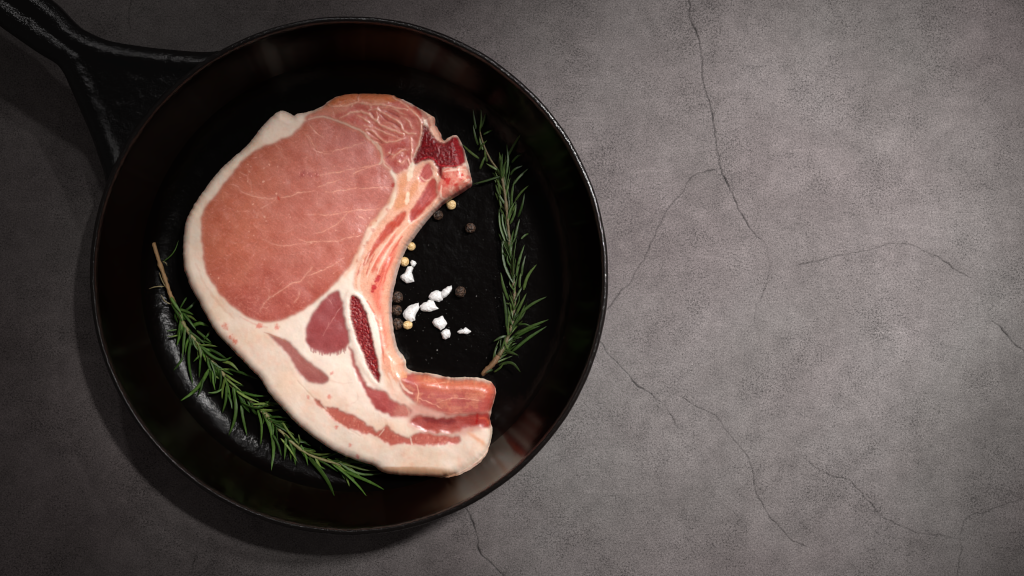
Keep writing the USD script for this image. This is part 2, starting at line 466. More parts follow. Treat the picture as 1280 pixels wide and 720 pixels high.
def build_table():
    rng = np.random.default_rng(3)
    w = 0.00043
    pts, z, crack = [], [], []
    lines = []
    for line, s in CRACKS:
        p = world(chaikin(np.array(line, float), 1, closed=False), 0)
        p = resample(p, 0.0009)
        t = np.gradient(p, axis=0)
        nrm = np.stack([-t[:, 1], t[:, 0]], 1)
        nrm /= np.linalg.norm(nrm, axis=1, keepdims=True)
        wob = ndimage.gaussian_filter1d(rng.normal(size=len(p)), 1.3) * 0.00055 + ndimage.gaussian_filter1d(rng.normal(size=len(p)), 4) * 0.0012
        wob[[0, -1]] *= 0.2
        p = p + nrm * wob[:, None]
        k = ndimage.gaussian_filter1d(rng.random(len(p)), 2.5)
        k = np.clip((k - k.min()) / (np.ptp(k) + 1e-9) * 1.1, 0.55, 1) * min(1, s * 1.15)
        end = np.minimum(np.arange(len(p)), np.arange(len(p))[::-1]) / 6.0
        k *= np.clip(end, 0.0, 1)
        lines.append(p)
        ww = w * (0.55 + 0.8 * k)
        for o, g in ((-2.1, 0), (-1, 0.35), (0, 1), (1, 0.35), (2.1, 0)):
            pts.append(p + nrm * (ww * o)[:, None])
            z.append(-0.00045 * g * k)
            crack.append(g * k)
    pts, z, crack = np.vstack(pts), np.concatenate(z), np.concatenate(crack)
    gx, gy = np.meshgrid(np.arange(-0.55, 0.5501, 0.004), np.arange(-0.40, 0.4001, 0.004))
    grid = np.stack([gx.ravel(), gy.ravel()], 1)
    fx, fy = np.meshgrid(np.arange(-2.4, 2.401, 0.04), np.arange(-2.4, 2.401, 0.04))
    far = np.stack([fx.ravel(), fy.ravel()], 1)
    grid = np.vstack([grid, far[(np.abs(far[:, 0]) > 0.56) | (np.abs(far[:, 1]) > 0.41)]])
    grid = grid[cKDTree(np.vstack(lines)).query(grid)[0] > 0.0018]
    P = np.vstack([pts, grid])
    P, keep = np.unique(np.round(P, 7), axis=0, return_index=True)
    z = np.r_[z, np.zeros(len(grid))][keep]
    crack = np.r_[crack, np.zeros(len(grid))][keep]
    tri = Delaunay(P).simplices
    a, b, c = P[tri[:, 0]], P[tri[:, 1]], P[tri[:, 2]]
    area = (b[:, 0] - a[:, 0]) * (c[:, 1] - a[:, 1]) - (b[:, 1] - a[:, 1]) * (c[:, 0] - a[:, 0])
    tri = tri[np.abs(area) > 1e-13]
    area = area[np.abs(area) > 1e-13]
    tri[area < 0] = tri[area < 0][:, ::-1]
    v = np.column_stack([P, z])
    o = obj('tabletop', v, tri, M_concrete, normals=vertex_normals(v, tri), attrs={'crack': crack})
    tag(o, 'dark grey mottled concrete tabletop with hairline cracks under the pan', 'tabletop', kind='structure')


build_table()

# ------------------------------------------------------------------ the pan
PC = world((436, 344.5), 0.0485)           # centre of the pan
FLOOR = 0.0052
pan = thing_at('frying_pan', 'round black cast iron frying pan with a broad flared handle holding the raw chop', 'frying pan', (PC[0], PC[1], 0.0006))
pz = ORIGIN[str(pan.GetPath())]
PAN_Z = 0.0006


def arc(p0, p1, p2, n=10):
    t = np.linspace(0, 1, n)[:, None]
    p0, p1, p2 = map(np.array, (p0, p1, p2))
    return (1 - t) ** 2 * p0 + 2 * t * (1 - t) * p1 + t ** 2 * p2


RO = 0.1420
# cooking floor (with fillet), inner wall, lip, outer shell
floor_prof = np.vstack([np.column_stack([np.linspace(0.0, 0.104, 14), np.full(14, FLOOR - PAN_Z)]), arc((0.104, FLOOR - PAN_Z), (0.117, FLOOR - PAN_Z), (0.1235, 0.0145), 14)[1:]])
wall_prof = np.vstack([arc((0.1235, 0.0145), (0.1338, 0.0300), (0.1380, 0.0455), 16)])
lip_prof = np.vstack([arc((0.1380, 0.0455), (0.1384, 0.0484), (0.1396, 0.0488), 8), arc((0.1396, 0.0488), (0.1419, 0.0489), (RO, 0.0462), 10)[1:]])
out_prof = np.vstack([arc((RO, 0.0462), (0.1416, 0.0435), (0.1398, 0.0395), 6), arc((0.1398, 0.0395), (0.134, 0.020), (0.124, 0.004), 12)[1:], arc((0.124, 0.004), (0.121, 0.0), (0.116, 0.0), 6)[1:], np.array([(0.0, 0.0)])])


CAST = Noise(8)


def pan_height(x, y):
    """Height of the pan's inside under a point."""
    p = np.vstack([floor_prof, wall_prof[1:]])
    return np.interp(np.hypot(x - PC[0], y - PC[1]), p[:, 0], p[:, 1]) + PAN_Z


def pan_part(name, prof, m, n=320):
    v, f = lathe(prof, n)
    a = np.arctan2(v[:, 1], v[:, 0])          # hand-cast: never quite round
    v[:, :2] *= 1 + (0.0011 * smoothstep(0.03, 0.046, v[:, 2]) * CAST(np.cos(a) * 9 + 40, np.sin(a) * 9 + 40, 3))[:, None]
    g = trimesh.Trimesh(v, f, process=False)
    g.merge_vertices()
    g.update_faces(g.nondegenerate_faces())
    v, f = np.array(g.vertices), np.array(g.faces)
    nrm = vertex_normals(v, f)
    return obj(name, v + pz, f, m, pan, normals=nrm)


pan_part('cooking_floor', floor_prof, M_floor)
pan_part('inner_wall', wall_prof, M_wall)
pan_part('rim', lip_prof, M_lip)
pan_part('outer_shell', out_prof, M_iron)


def build_handle():
    upper = [(65, 0), (83, 20), (94, 31), (103, 37), (127, 48), (145, 52), (167, 55), (190, 58), (213, 60), (235, 62), (257, 63), (273, 61), (290, 57)]
    lower = [(0, 33), (20, 47), (43, 63), (55, 70), (67, 77), (75, 86), (82, 100), (93, 127), (107, 160), (114, 178), (120, 197), (127, 217), (128.5, 232), (128, 248)]
    zt = 0.042
    U, L = world(np.array(upper, float), zt), world(np.array(lower, float), zt)
    # grip goes on beyond the picture to a rounded end
    d = np.array([-0.815, 0.58])
    d /= np.linalg.norm(d)
    q = np.array([d[1], -d[0]])
    mid0 = 0.5 * (U[0] + L[0])
    w0 = np.dot(U[0] - mid0, q)
    grip_u = [mid0 + d * s + q * (abs(w0) * k) for s, k in ((0.105, 0.55), (0.10, 0.85), (0.085, 1.03), (0.06, 1.0), (0.03, 0.97))]
    grip_l = [mid0 + d * s - q * (abs(w0) * k) for s, k in ((0.03, 0.97), (0.06, 1.0), (0.085, 1.03), (0.10, 0.85), (0.105, 0.55))]
    if w0 < 0:
        grip_u, grip_l = grip_l[::-1], grip_u[::-1]
    aU, aL = np.arctan2(*(U[-1] - PC)[::-1]), np.arctan2(*(L[-1] - PC)[::-1]) % (2 * np.pi)
    aa = np.linspace(aU, aL, 30)
    rim_arc = np.stack([PC[0] + 0.1378 * np.cos(aa), PC[1] + 0.1378 * np.sin(aa)], 1)
    outline = np.vstack([chaikin(np.vstack([grip_u, U]), 2, closed=False), rim_arc, chaikin(np.vstack([L[::-1], grip_l]), 2, closed=False)])
    free = LineString(np.vstack([chaikin(np.vstack([L[::-1], grip_l]), 2, closed=False), chaikin(np.vstack([grip_u, U]), 2, closed=False)]))
    N = Noise(5)
    tip = mid0 + d * 0.105

    def height(x, y, _):
        pts = shapely.points(x, y)
        dd = shapely.distance(free, pts)
        ridge = 0.0009 * np.exp(-((dd - 0.0085) / 0.0032) ** 2)             # raised border of the handle
        edge = -0.0042 * np.clip(1 - dd / 0.0065, 0, 1) ** 2.0
        r = np.hypot(x - PC[0], y - PC[1])
        slope = 0.0410 + 0.0022 * smoothstep(0.16, 0.20, r) + 0.004 * smoothstep(0.22, 0.33, r)
        dish = -0.0009 * smoothstep(0.004, 0.016, dd)
        lump = 0.00025 * N(x * 220, y * 220, 3)
        return slope + ridge + edge + dish + lump

    v, f, n, _ = slab(outline, 0.0011, height, [(0.93, 0.0004), (0.86, 0.0003), (0.78, -0.0008), (0.74, -0.0026)], 0.0)
    nrm = vertex_normals(v, f)
    obj('handle', v, f, M_iron, pan, normals=nrm)


build_handle()

# ------------------------------------------------------------------ the pork chop
OUT = [(352.5, 138.3), (347, 140.5), (341.7, 145), (333.3, 153.3), (323.3, 165), (313.3, 178.3), (303.3, 188.3), (291.7, 197.5), (280, 208), (270, 219), (263.3, 228.3), (251.7, 243.3), (243.3, 256.7), (236.7, 268.3), (233.3, 278.3), (230.8, 290),
       (230, 303), (229.7, 320), (230.8, 333), (234, 345), (238.3, 356.7), (243.3, 367.5), (250, 376.7), (253.3, 385), (258.3, 393.3), (264.2, 405), (271.7, 416.7), (281.7, 426.7), (292.5, 439), (306, 452), (318, 465), (326, 472), (331, 482.5), (339, 494),
       (351, 507), (363, 521.4), (377, 534.4), (391, 546), (405, 555.7), (419.4, 565), (436, 572), (452.5, 577.6), (467, 581.6), (470, 584.5), (476.7, 590), (491, 593.4), (514, 594.6), (538, 596), (557, 595.8), (573.4, 592), (587.6, 585), (600.6, 575.7),
       (607.7, 567.5), (610.7, 558), (614, 544), (614, 534.4), (610.5, 525), (613, 513), (617, 501), (619.5, 488.4), (614.8, 479), (601.8, 474), (583, 472.6), (559, 473.8), (545, 469.5), (533, 467.9), (521.5, 467), (509.7, 463.6), (505.5, 459), (505.5, 452),
       (502.6, 445.5), (497.5, 441), (494.8, 435.6), (492, 424.8), (489.4, 410.3), (488, 395.9), (487.6, 379.6), (489.4, 365), (493, 350.7), (496.6, 336), (501, 321.8), (506.7, 310), (513.3, 300), (521.7, 289), (531.7, 275.8), (540, 266.7), (545, 261.7),
       (556.7, 251.7), (571.7, 242.5), (583.3, 235.8), (590, 230), (588.3, 223.3), (585.5, 211.7), (582.5, 200), (580.6, 192), (576, 179.5), (570.7, 168.3), (565.3, 169.5), (559.9, 173.2), (555.3, 176.8), (551, 173.5), (550, 165), (545.8, 162), (545.4, 158.7), (542, 156), (542.7, 146), (537.3, 144.3),
       (526.4, 137), (515.6, 130.7), (504.8, 125.3), (495.7, 121.7), (490.3, 119.0), (479.5, 118), (465, 117.5), (448.8, 117.5), (432.5, 118), (419.9, 121.7), (410.8, 127), (405.4, 132.5), (395, 137.5), (381.7, 140.8), (371.7, 142.5), (367.5, 145.8), (363, 143.3), (358.3, 140)]

LOIN = [(290, 219), (293, 215), (303, 202), (313, 193.5), (326.7, 185), (343, 179.5), (353, 174), (365, 170), (369, 164), (376, 160), (380, 153), (387, 149.5), (400, 147), (413, 149), (423.5, 153), (436, 158), (452, 164.5), (461, 173), (471, 181), (475, 189), (477, 200),
        (476, 206), (484, 210), (487.5, 218), (493, 226), (493, 232), (489, 241.7), (485, 255), (477.5, 260), (471, 272), (460, 280), (457, 290), (452.5, 300), (449.5, 310), (443, 319), (440.5, 331), (426, 345), (414, 359), (407, 364.5), (393, 377), (375, 389), (356.7, 397.5), (336.7, 402.5), (326.7, 402),
        (313, 397), (301.7, 390.5), (290, 381.7), (279, 370.5), (274, 366), (272, 359), (262, 346.7), (257, 335), (255, 320), (252.8, 303), (251.5, 283), (253, 266.7), (260, 256.7), (270, 246.7), (278, 233), (286.7, 223)]
CAP = [(380, 150), (384, 143), (396, 138.5), (406, 133.5), (412, 127), (420, 121.5), (432, 117), (465, 116), (491, 119), (515, 131), (526, 140), (530, 152), (529, 162), (525, 174), (520, 186), (516, 200), (515, 207), (511, 212), (500, 217), (494, 217), (487, 207), (479, 203), (478, 196), (478, 188), (473, 180), (461.4, 170.5), (452, 162),
       (436, 155.5), (423.5, 150), (411, 145.5), (400, 143.5), (390, 146.5)]
CAPRED = [(481, 177.7), (494, 176), (508, 170), (515.6, 179.5), (515.6, 201), (510, 212), (494, 218), (486.7, 206), (480, 203)]
VERT = [(529, 156), (533, 158), (535.5, 161.4), (540, 167), (545.5, 174), (554.4, 178.5), (561, 175), (571, 170), (577, 180), (582, 190), (582.5, 203), (573.4, 208), (562.6, 209), (551, 210.5), (553, 221), (548, 219), (545, 206), (537, 197.5), (527, 202.5), (522, 207.5), (517, 204), (518, 198), (524.6, 179.5), (528, 168)]
CART = [(534, 145), (543, 145), (544, 153), (547, 158), (552, 165), (552.5, 173), (557, 178), (552, 178), (545, 173.5), (539, 166), (535.5, 160)]
TIPBONE = [(551, 212), (563, 210), (574, 209), (583, 206), (590, 226), (582, 236), (571, 241), (559, 247), (549, 252), (548, 240), (547, 230), (553, 222)]
UNDER = [(543, 262), (553, 252), (562, 246), (573, 239), (582, 234), (592, 227), (594, 232), (575, 245), (557, 255), (546, 266)]
RIBSTRIP = [(494, 217), (500, 216), (511, 212), (517, 206), (522, 208), (528, 202), (537, 198), (546, 207), (553, 222), (549, 250), (556, 254), (545, 265), (531, 280), (517, 300), (507, 318), (500, 335), (495.5, 352), (492, 368), (490, 385), (491, 405), (494, 425), (497, 441), (504, 450), (507, 462), (512, 470), (500, 480), (480, 470), (470, 440), (462, 405), (455, 383), (446, 366), (441, 360), (444, 340), (452, 318), (460, 300), (470, 284), (482, 268), (490, 254), (496, 240), (497, 228)]
ORANGE = [(500, 219), (507, 217), (513, 219), (509, 231), (504, 238), (509, 243), (512, 236), (519, 224), (524, 224), (522, 236), (514, 247), (508, 258), (498, 262), (491, 266), (494, 252), (500, 240), (499, 228)]
MUSB = [(523, 222), (527, 212), (533, 202.5), (539, 208), (543, 217), (538, 224), (528, 230)]
MUSA = [(537, 226), (543, 222), (547, 226), (547, 241), (543, 251), (530, 264), (520, 274), (511.5, 279), (512.5, 266.7), (520, 252), (528, 239)]
MUSD = [(508, 264), (503, 265), (494, 271), (483, 281), (474, 294), (466, 307), (458, 321), (450, 336), (444.5, 346), (449, 343), (455, 333), (463, 322), (472, 309), (483, 297), (497, 283), (508, 273)]
MUSE1 = [(496, 289), (490, 297), (482, 307), (474, 317), (467, 328), (463, 340), (466, 343), (472, 330), (480, 317), (488, 306), (495, 296)]
SALMON = [(500, 300), (490, 312), (480, 326), (473, 340), (468, 352), (463, 364), (468, 378), (474, 392), (478, 410), (480, 430), (485, 442), (483, 420), (480, 398), (478, 380), (478, 362), (483, 345), (489, 330), (497, 314)]
MARROW = [(441, 367.5), (448.8, 372), (454, 381.4), (459.6, 397.7), (465, 421), (470.4, 440), (473.5, 460), (476.5, 480), (467, 473), (457, 452), (450.6, 436), (443, 415.7), (438, 392), (436, 373)]
BONE = [(433, 364), (443, 361.5), (454, 370), (463, 383), (470, 400), (476, 425), (478, 440), (476, 450), (478.5, 470), (480, 484), (474, 485), (463, 476), (453, 459), (444, 440), (437, 418), (432, 395), (430.5, 375)]
FMUS = [(423.5, 361.5), (418, 363), (410, 369), (403, 375.5), (391.7, 390), (384, 405), (380.5, 418), (383, 430), (390, 437.5), (400, 440), (407, 444), (412, 441), (418, 443.5), (424, 439), (430.7, 436), (434, 432), (437, 429), (437, 421), (432.5, 403), (428, 380)]
GMUS = [(332, 416.5), (347, 421), (362, 428), (371, 437), (381, 449), (391, 457.5), (405, 465), (410, 470), (411, 475), (405, 480.5), (391, 480.5), (377, 471), (367, 456.5), (358, 441), (350, 432), (340, 422)]
HSTR = [(390, 496), (397, 499), (403, 503), (406, 508), (412, 507), (424, 511), (436, 517), (450, 525), (459.6, 531), (468, 536), (471.5, 540), (474, 541), (480, 534), (483, 530), (485, 535), (491, 538.5), (499, 543), (506, 546.5), (513, 546), (522, 541.5), (531, 542), (545, 545), (561.6, 546), (574, 545.5), (577, 549), (575, 553.5), (561.6, 556), (550, 555.5), (538, 557), (526, 556), (514.4, 557), (506, 554), (495.5, 557), (485, 555), (478, 551), (473, 544), (468, 543.5), (457.8, 542), (450, 543), (443, 538), (434, 535), (428, 531), (420, 526), (413, 519), (407, 512), (400, 507), (393, 502)]
IMUS = [(434, 430), (439, 437), (444, 450), (451, 466), (460, 484), (468, 487), (477, 488), (484, 493), (491, 500), (502, 506), (513, 511), (515, 516), (512, 521), (500, 523), (491, 521), (483.7, 518), (475, 515), (467, 508.5), (463, 502), (458, 492), (449, 476), (443, 461), (438, 446)]
JTOP = [(498, 478), (503, 470), (509.7, 466), (526, 468), (545, 471), (560, 474), (583, 474), (601, 475), (616, 480), (620, 489), (617, 501), (612, 514), (606, 518), (585, 517), (561.6, 519), (547.5, 514), (526, 508), (514.4, 501), (504, 491)]
JORANGE = [(520, 463), (560, 468), (620, 468), (624, 490), (614, 500), (601, 493), (585, 489), (562, 490), (545, 487), (530, 484), (520, 478)]
JEND = [(600, 482), (622, 480), (622, 515), (608, 520), (602, 512), (606, 498)]
KMUS = [(511, 528), (518, 521), (526, 519), (537, 520), (550, 523), (573.4, 520.5), (597, 517), (611, 516), (613, 530), (609, 538), (600, 531), (593, 533), (585, 535), (574, 539), (561.6, 542), (552, 540), (542.8, 542), (531, 539.5), (519, 533)]
KDARK = [(526, 520), (540, 521), (555, 523), (570, 523), (571, 529), (560, 531), (545, 529), (530, 527)]
OSTREAK = [(583, 540), (590, 541), (598, 547), (606, 553), (609, 558), (603, 557), (596, 551), (588, 546)]

X0, Y0, SC = 205, 95, 2                     # the tissue map: two samples to a picture dot
GW, GH = 440 * SC, 525 * SC
nA, nB, nC = Noise(11), Noise(12), Noise(13)
GX, GY = np.meshgrid(X0 + np.arange(GW) / SC, Y0 + np.arange(GH) / SC)
WX = GX + 1.0 * nA(GX / 7, GY / 7, 3) + 0.45 * nB(GX / 1.6, GY / 1.6, 2)
WY = GY + 1.0 * nB(GX / 7 + 40, GY / 7, 3) + 0.45 * nA(GX / 1.6, GY / 1.6 + 60, 2)


def mask(poly, rounds=2, warp=1.0):
    p = Polygon(chaikin(poly, rounds)).buffer(0)
    x0, y0, x1, y1 = p.bounds
    i0, i1 = max(0, int((y0 - 6 - Y0) * SC)), min(GH, int((y1 + 6 - Y0) * SC) + 1)
    j0, j1 = max(0, int((x0 - 6 - X0) * SC)), min(GW, int((x1 + 6 - X0) * SC) + 1)
    m = np.zeros((GH, GW), bool)
    shapely.prepare(p)
    s = (slice(i0, i1), slice(j0, j1))
    xx, yy = (WX[s] - GX[s]) * warp + GX[s], (WY[s] - GY[s]) * warp + GY[s]
    m[s] = shapely.contains_xy(p, xx, yy)
    return m


def blur(a, s):
    return ndimage.gaussian_filter(np.asarray(a, float), s * SC)


def strokes(lines, width, soft=0.6, wob=1.2, fade=0.55, seed=0):
    """Mask of fine curved lines with width in picture dots."""
    rng = np.random.default_rng(seed)
    out = np.zeros((GH, GW))
    for item in lines:
        line, w = (item, width) if not isinstance(item, tuple) or not np.isscalar(item[1]) else item
        p = resample(chaikin(np.array(line, float), 2, closed=False), 0.35)
        n = len(p)
        if n > 8:
            p = p + np.stack([ndimage.gaussian_filter1d(rng.normal(size=n), 5), ndimage.gaussian_filter1d(rng.normal(size=n), 5)], 1) * wob
        g = ndimage.gaussian_filter1d(rng.random(n), 6) if n > 12 else np.full(n, 0.5)
        g = 1 - fade + fade * (g - g.min()) / (np.ptp(g) + 1e-6)
        e = np.clip(np.minimum(np.arange(n), np.arange(n)[::-1]) / max(1, 0.2 * n), 0.25, 1)
        ww = w * g * (0.5 + 0.5 * e)
        x0, y0, x1, y1 = p[:, 0].min() - 5, p[:, 1].min() - 5, p[:, 0].max() + 5, p[:, 1].max() + 5
        i0, i1, j0, j1 = max(0, int((y0 - Y0) * SC)), min(GH, int((y1 - Y0) * SC)), max(0, int((x0 - X0) * SC)), min(GW, int((x1 - X0) * SC))
        s = (slice(i0, i1), slice(j0, j1))
        d, k = cKDTree(p).query(np.stack([GX[s].ravel(), GY[s].ravel()], 1))
        a = (1 - smoothstep(ww[k] * 0.5 - soft * 0.5, ww[k] * 0.5 + soft, d)) * np.clip(ww[k] * 0.9, 0, 1) ** 0.5 * (0.6 + 0.4 * g[k])
        out[s] = np.maximum(out[s], a.reshape(d.shape and (i1 - i0, j1 - j0)))
    return out


def blobs(spots, soft=1.2, seed=0):
    out = np.zeros((GH, GW))
    for x, y, r in spots:
        k = int((r * 1.8 + soft + 4) * SC)
        i, j = int((y - Y0) * SC), int((x - X0) * SC)
        s = (slice(max(0, i - k), i + k), slice(max(0, j - k), j + k))
        gx, gy = GX[s], GY[s]
        d = np.hypot(WX[s] - x + 0.4 * r * nC(gx / 2.2, gy / 2.2, 2), WY[s] - y + 0.4 * r * nA(gx / 2.2 + 9, gy / 2.2, 2))
        out[s] = np.maximum(out[s], 1 - smoothstep(r - soft, r + soft, d))
    return out


def tissue():
    f = lambda s, n=nA, o=3, dx=0: n(GX / s + dx, GY / s, o)
    col = np.empty((GH, GW, 3))

    def lay(a, c):
        a = np.clip(a, 0, 1)[..., None]
        col[:] = col * (1 - a) + np.asarray(c) * a

    def shade(a, k):
        """Multiplies the pigment: natural variation of the tissue."""
        col[:] = col * (1 + np.asarray(a)[..., None] * (np.asarray(k) - 1))

    # fat, warmer in drifts
    col[:] = lin((238, 212, 194))
    shade(smoothstep(-0.2, 0.9, f(30)), (0.985, 0.93, 0.87))
    shade(smoothstep(0.0, 1.0, f(12, nB)), (1.01, 0.965, 0.95))
    shade(smoothstep(0.1, 1.0, f(4, nC)), (0.99, 0.97, 0.95))
    H_ = np.zeros((GH, GW))                      # relief, metres
    shade(smoothstep(0.1, 0.9, f(18, nA, 3, 31)), (1.0, 0.93, 0.90))
    shade(smoothstep(0.2, 0.9, f(7, nB, 3, 11)), (1.0, 0.94, 0.92))
    # paler inner fat between the muscles and round the rib
    inner = mask([(345, 405), (380, 390), (400, 372), (425, 350), (445, 340), (440, 440), (470, 490), (520, 512), (515, 530), (480, 530), (440, 505), (410, 490), (385, 490), (360, 450)], 3)
    lay(blur(inner, 5) * 0.65, lin((240, 218, 203)))
    # outer rind side, its tan and its shade both put into the colour
    rind_and_shade = strokes([[(470, 589), (495, 590), (520, 590), (545, 592), (570, 596)]], 14, 5, 1.0, 0.2)
    lay(rind_and_shade * 0.85, lin((192, 142, 106)))
    rim2 = strokes([[(296, 194), (270, 217), (250, 244), (235, 270), (229, 300), (228, 330)]], 5, 3, 0.5, 0.3)
    lay(rim2 * 0.3, lin((225, 185, 160)))

    def muscle(poly, c, a=1.0, feather=0.8, rounds=2, warp=1.0):
        m = mask(poly, rounds, warp)
        s = blur(m, feather) * a
        lay(blur(m, 2.6) * 0.42 * a, 0.5 * np.asarray(c) + 0.5 * lin((236, 190, 168)))
        lay(s, c)
        return m, s

    regions = {}
    # ---- loin eye
    halo = blur(mask(LOIN), 2.2) * (1 - mask(LOIN))
    lay(halo * 0.55, lin((224, 150, 110)))
    m, s = muscle(LOIN, lin((183, 104, 89)), 1, 1.5)
    regions['loin'] = m
    dist = ndimage.distance_transform_edt(m) / SC
    lay(s * np.exp(-dist / 7.0) * 0.55, lin((186, 86, 58)))
    left = smoothstep(400, 270, GX + 0.25 * (GY - 260) + 10 * f(20, nB))
    lay(s * left * 0.75, lin((190, 103, 75)))
    low = smoothstep(300, 400, GY + 12 * f(24))
    lay(s * low * 0.75, lin((172, 80, 69)))
    mauve = smoothstep(380, 450, GX) * smoothstep(330, 240, GY)
    lay(s * mauve * 0.7, lin((180, 106, 98)))
    lay(s * np.exp(-(((GX - 415) / 55) ** 2 + ((GY - 245) / 40) ** 2)) * 0.55, lin((192, 116, 102)))
    lay(s * np.exp(-(((GX - 300) / 30) ** 2 + ((GY - 300) / 50) ** 2)) * 0.4, lin((198, 112, 86)))
    shade(s * smoothstep(-0.2, 0.6, f(34, nC)), (1.05, 1.14, 1.16))
    shade(s * smoothstep(-0.1, 0.6, f(16, nA, 3, 7)), (0.97, 0.93, 0.92))
    shade(s * smoothstep(0.0, 0.9, f(9, nB)), (0.95, 0.9, 0.9))
    grain = nA((GX * 0.8 + GY * 0.6) / 7, (GX * -0.6 + GY * 0.8) / 1.7, 3)
    shade(s * smoothstep(0.1, 0.9, grain), (1.03, 1.08, 1.09))
    shade(s * smoothstep(0.1, 0.9, -grain), (0.97, 0.94, 0.94))
    fl = smoothstep(0.42, 0.75, nC(GX / 2.6, GY / 1.9, 2) + 0.25 * f(18, nB))
    lay(s * fl * 0.36, lin((206, 128, 112)))

    def T3(*p):
        return [(220 + x / 6, 200 + y / 6) for x, y in p]

    def T4(*p):
        return [(400 + x / 6, 200 + y / 6) for x, y in p]

    def T5(*p):
        return [(220 + x / 6, 320 + y / 6) for x, y in p]

    def T2(*p):
        return [(400 + x / 5.536, 100 + y / 5.536) for x, y in p]

    def T6(*p):
        return [(400 + x / 5.536, 320 + y / 5.536) for x, y in p]

    def T8(*p):
        return [(420 + x / 4.236, 440 + y / 4.236) for x, y in p]

    veins = [(T3((400, 180), (465, 190), (490, 240), (580, 270), (650, 280), (720, 290), (760, 285), (830, 275), (900, 260), (950, 235), (1050, 235)), 1.3),
             (T3((760, 290), (700, 330), (640, 360)), 0.9), (T3((1090, 190), (1180, 160), (1260, 140)), 1.0), (T3((545, 30), (540, 150), (560, 200), (580, 260)), 0.6),
             (T3((430, 390), (490, 385), (550, 380)), 0.7), (T3((640, 590), (700, 620), (800, 650), (900, 630), (1000, 625)), 0.8),
             (T3((1040, 552), (1100, 540), (1200, 480)) + T4((60, 520), (150, 470), (200, 400)), 1.3), (T4((-160, 590), (-100, 620), (0, 605), (100, 610), (200, 585), (330, 560)), 1.4),
             (T4((-10, 200), (70, 180)), 1.0), (T4((250, 100), (340, 65), (430, 35)), 1.2), (T4((40, 240), (130, 235), (250, 210), (330, 215), (450, 200), (520, 205)), 1.1),
             (T4((-110, 410), (0, 410), (130, 410), (200, 385), (280, 375), (400, 370), (450, 360)), 1.1), (T4((270, 420), (320, 430), (340, 440)), 0.8),
             (T5((630, 420), (640, 385), (700, 310), (780, 265), (860, 205), (930, 190), (970, 150), (1020, 85)), 1.5), (T5((970, 150), (1080, 115), (1180, 65), (1260, 10)), 1.2),
             (T5((930, 240), (920, 310), (890, 350)), 0.9), (T5((990, 190), (1040, 240)), 0.7), (T5((700, 250), (700, 310)), 0.7),
             (T2((0, 500), (170, 480), (250, 450), (330, 420)), 0.9), (T2((0, 660), (100, 640), (250, 610), (400, 585)), 1.3), (T2((-90, 370), (-50, 430), (-20, 500)), 0.7), (T2((-60, 330), (-20, 370), (20, 400)), 0.8),
             ([(386, 152), (390, 160), (396, 166), (404, 172)], 1.1), ([(379, 164), (386, 172), (390, 184), (398, 191), (415, 192)], 0.8), ([(346, 180), (351, 190), (354, 199), (366, 197)], 0.8), ([(300, 215), (312, 222), (314, 232)], 0.7)]
    v = strokes(veins, 1.1, 0.55, 1.6, 0.75, 1)
    lay(s * strokes([(a_, b_ * 2.6) for a_, b_ in veins], 3, 2.2, 1.6, 0.7, 1) * 0.4, lin((208, 136, 116)))
    lay(s * v * 0.52, lin((226, 164, 142)))
    rng = np.random.default_rng(21)
    fine = []
    for k in range(240):
        x, y = rng.uniform(255, 490), rng.uniform(160, 400)
        a, l = rng.normal(-0.25, 0.5), rng.uniform(3, 11)
        fine.append(([(x, y), (x + l * math.cos(a) * .5, y + l * math.sin(a) * .5 + rng.normal(0, .6)), (x + l * math.cos(a), y + l * math.sin(a))], rng.uniform(0.35, 0.8)))
    lay(s * strokes(fine, 0.6, 0.5, 0.5, 0.6, 2) * 0.65, lin((218, 150, 130)))
    dots = [(T3((x, y))[0] + (r,)) for x, y, r in ((540, 35, .9), (700, 35, 1.1), (555, 90, .8), (480, 135, .7), (540, 155, .9), (655, 160, 1.2), (750, 250, 1.2), (660, 425, 1.1), (580, 330, 1.0), (860, 425, .8), (545, 575, .5), (1010, 620, 1.0))]
    dots += [(rng.uniform(255, 490), rng.uniform(160, 395), rng.uniform(0.3, 0.75)) for _ in range(80)]
    lay(s * blobs(dots, 0.55) * 0.8, lin((226, 170, 148)))
    lay(s * blobs([(348, 247.3, 1.9)], 1.0) * 0.8, lin((178, 50, 28)))
    lay(s * blobs([(378, 218, 4), (388, 218.5, 4), (396, 219, 3)], 2.5) * 0.5, lin((150, 45, 45)))
    lay(s * blobs([(374, 216, .7), (379, 219, .9), (384, 217, .6), (389, 220, .8), (394, 217.5, .7), (398, 219, .7), (387, 215, .5)], 0.5) * 0.8, lin((225, 150, 140)))  # pale dots: sparkle on the dark red spot, laid on as colour
    lay(blobs([(491.5, 231, 2.4)], 1.2) * 0.8, lin((165, 35, 25)))
    H_ += -0.0004 * blur(m, 2.5) - 0.0001 * v * m + 0.0008 * blur(m, 14) + 0.000015 * grain * m

    # ---- marbled cap above the eye
    m, s = muscle(CAP, lin((182, 92, 80)), 1, 1.1)
    regions['cap'] = m
    shade(s * smoothstep(-0.1, 0.8, f(7, nB)), (0.9, 0.8, 0.8))
    fib = nB((GX * 0.85 + GY * 0.52) / 9, (GX * -0.52 + GY * 0.85) / 1.6, 3)
    shade(s * smoothstep(0.1, 0.9, fib), (1.08, 1.2, 1.22))
    strip = blur(mask([(403, 136), (412, 127), (420, 120), (433, 115), (466, 114), (492, 117), (500, 124), (488, 130), (472, 130), (458, 128), (446, 126), (437, 131), (425, 133), (414, 132)]), 1.2)
    lay(strip * 0.85, lin((190, 112, 72)))
    shade(strip * smoothstep(0, 0.8, f(5, nC)), (0.9, 0.78, 0.7))
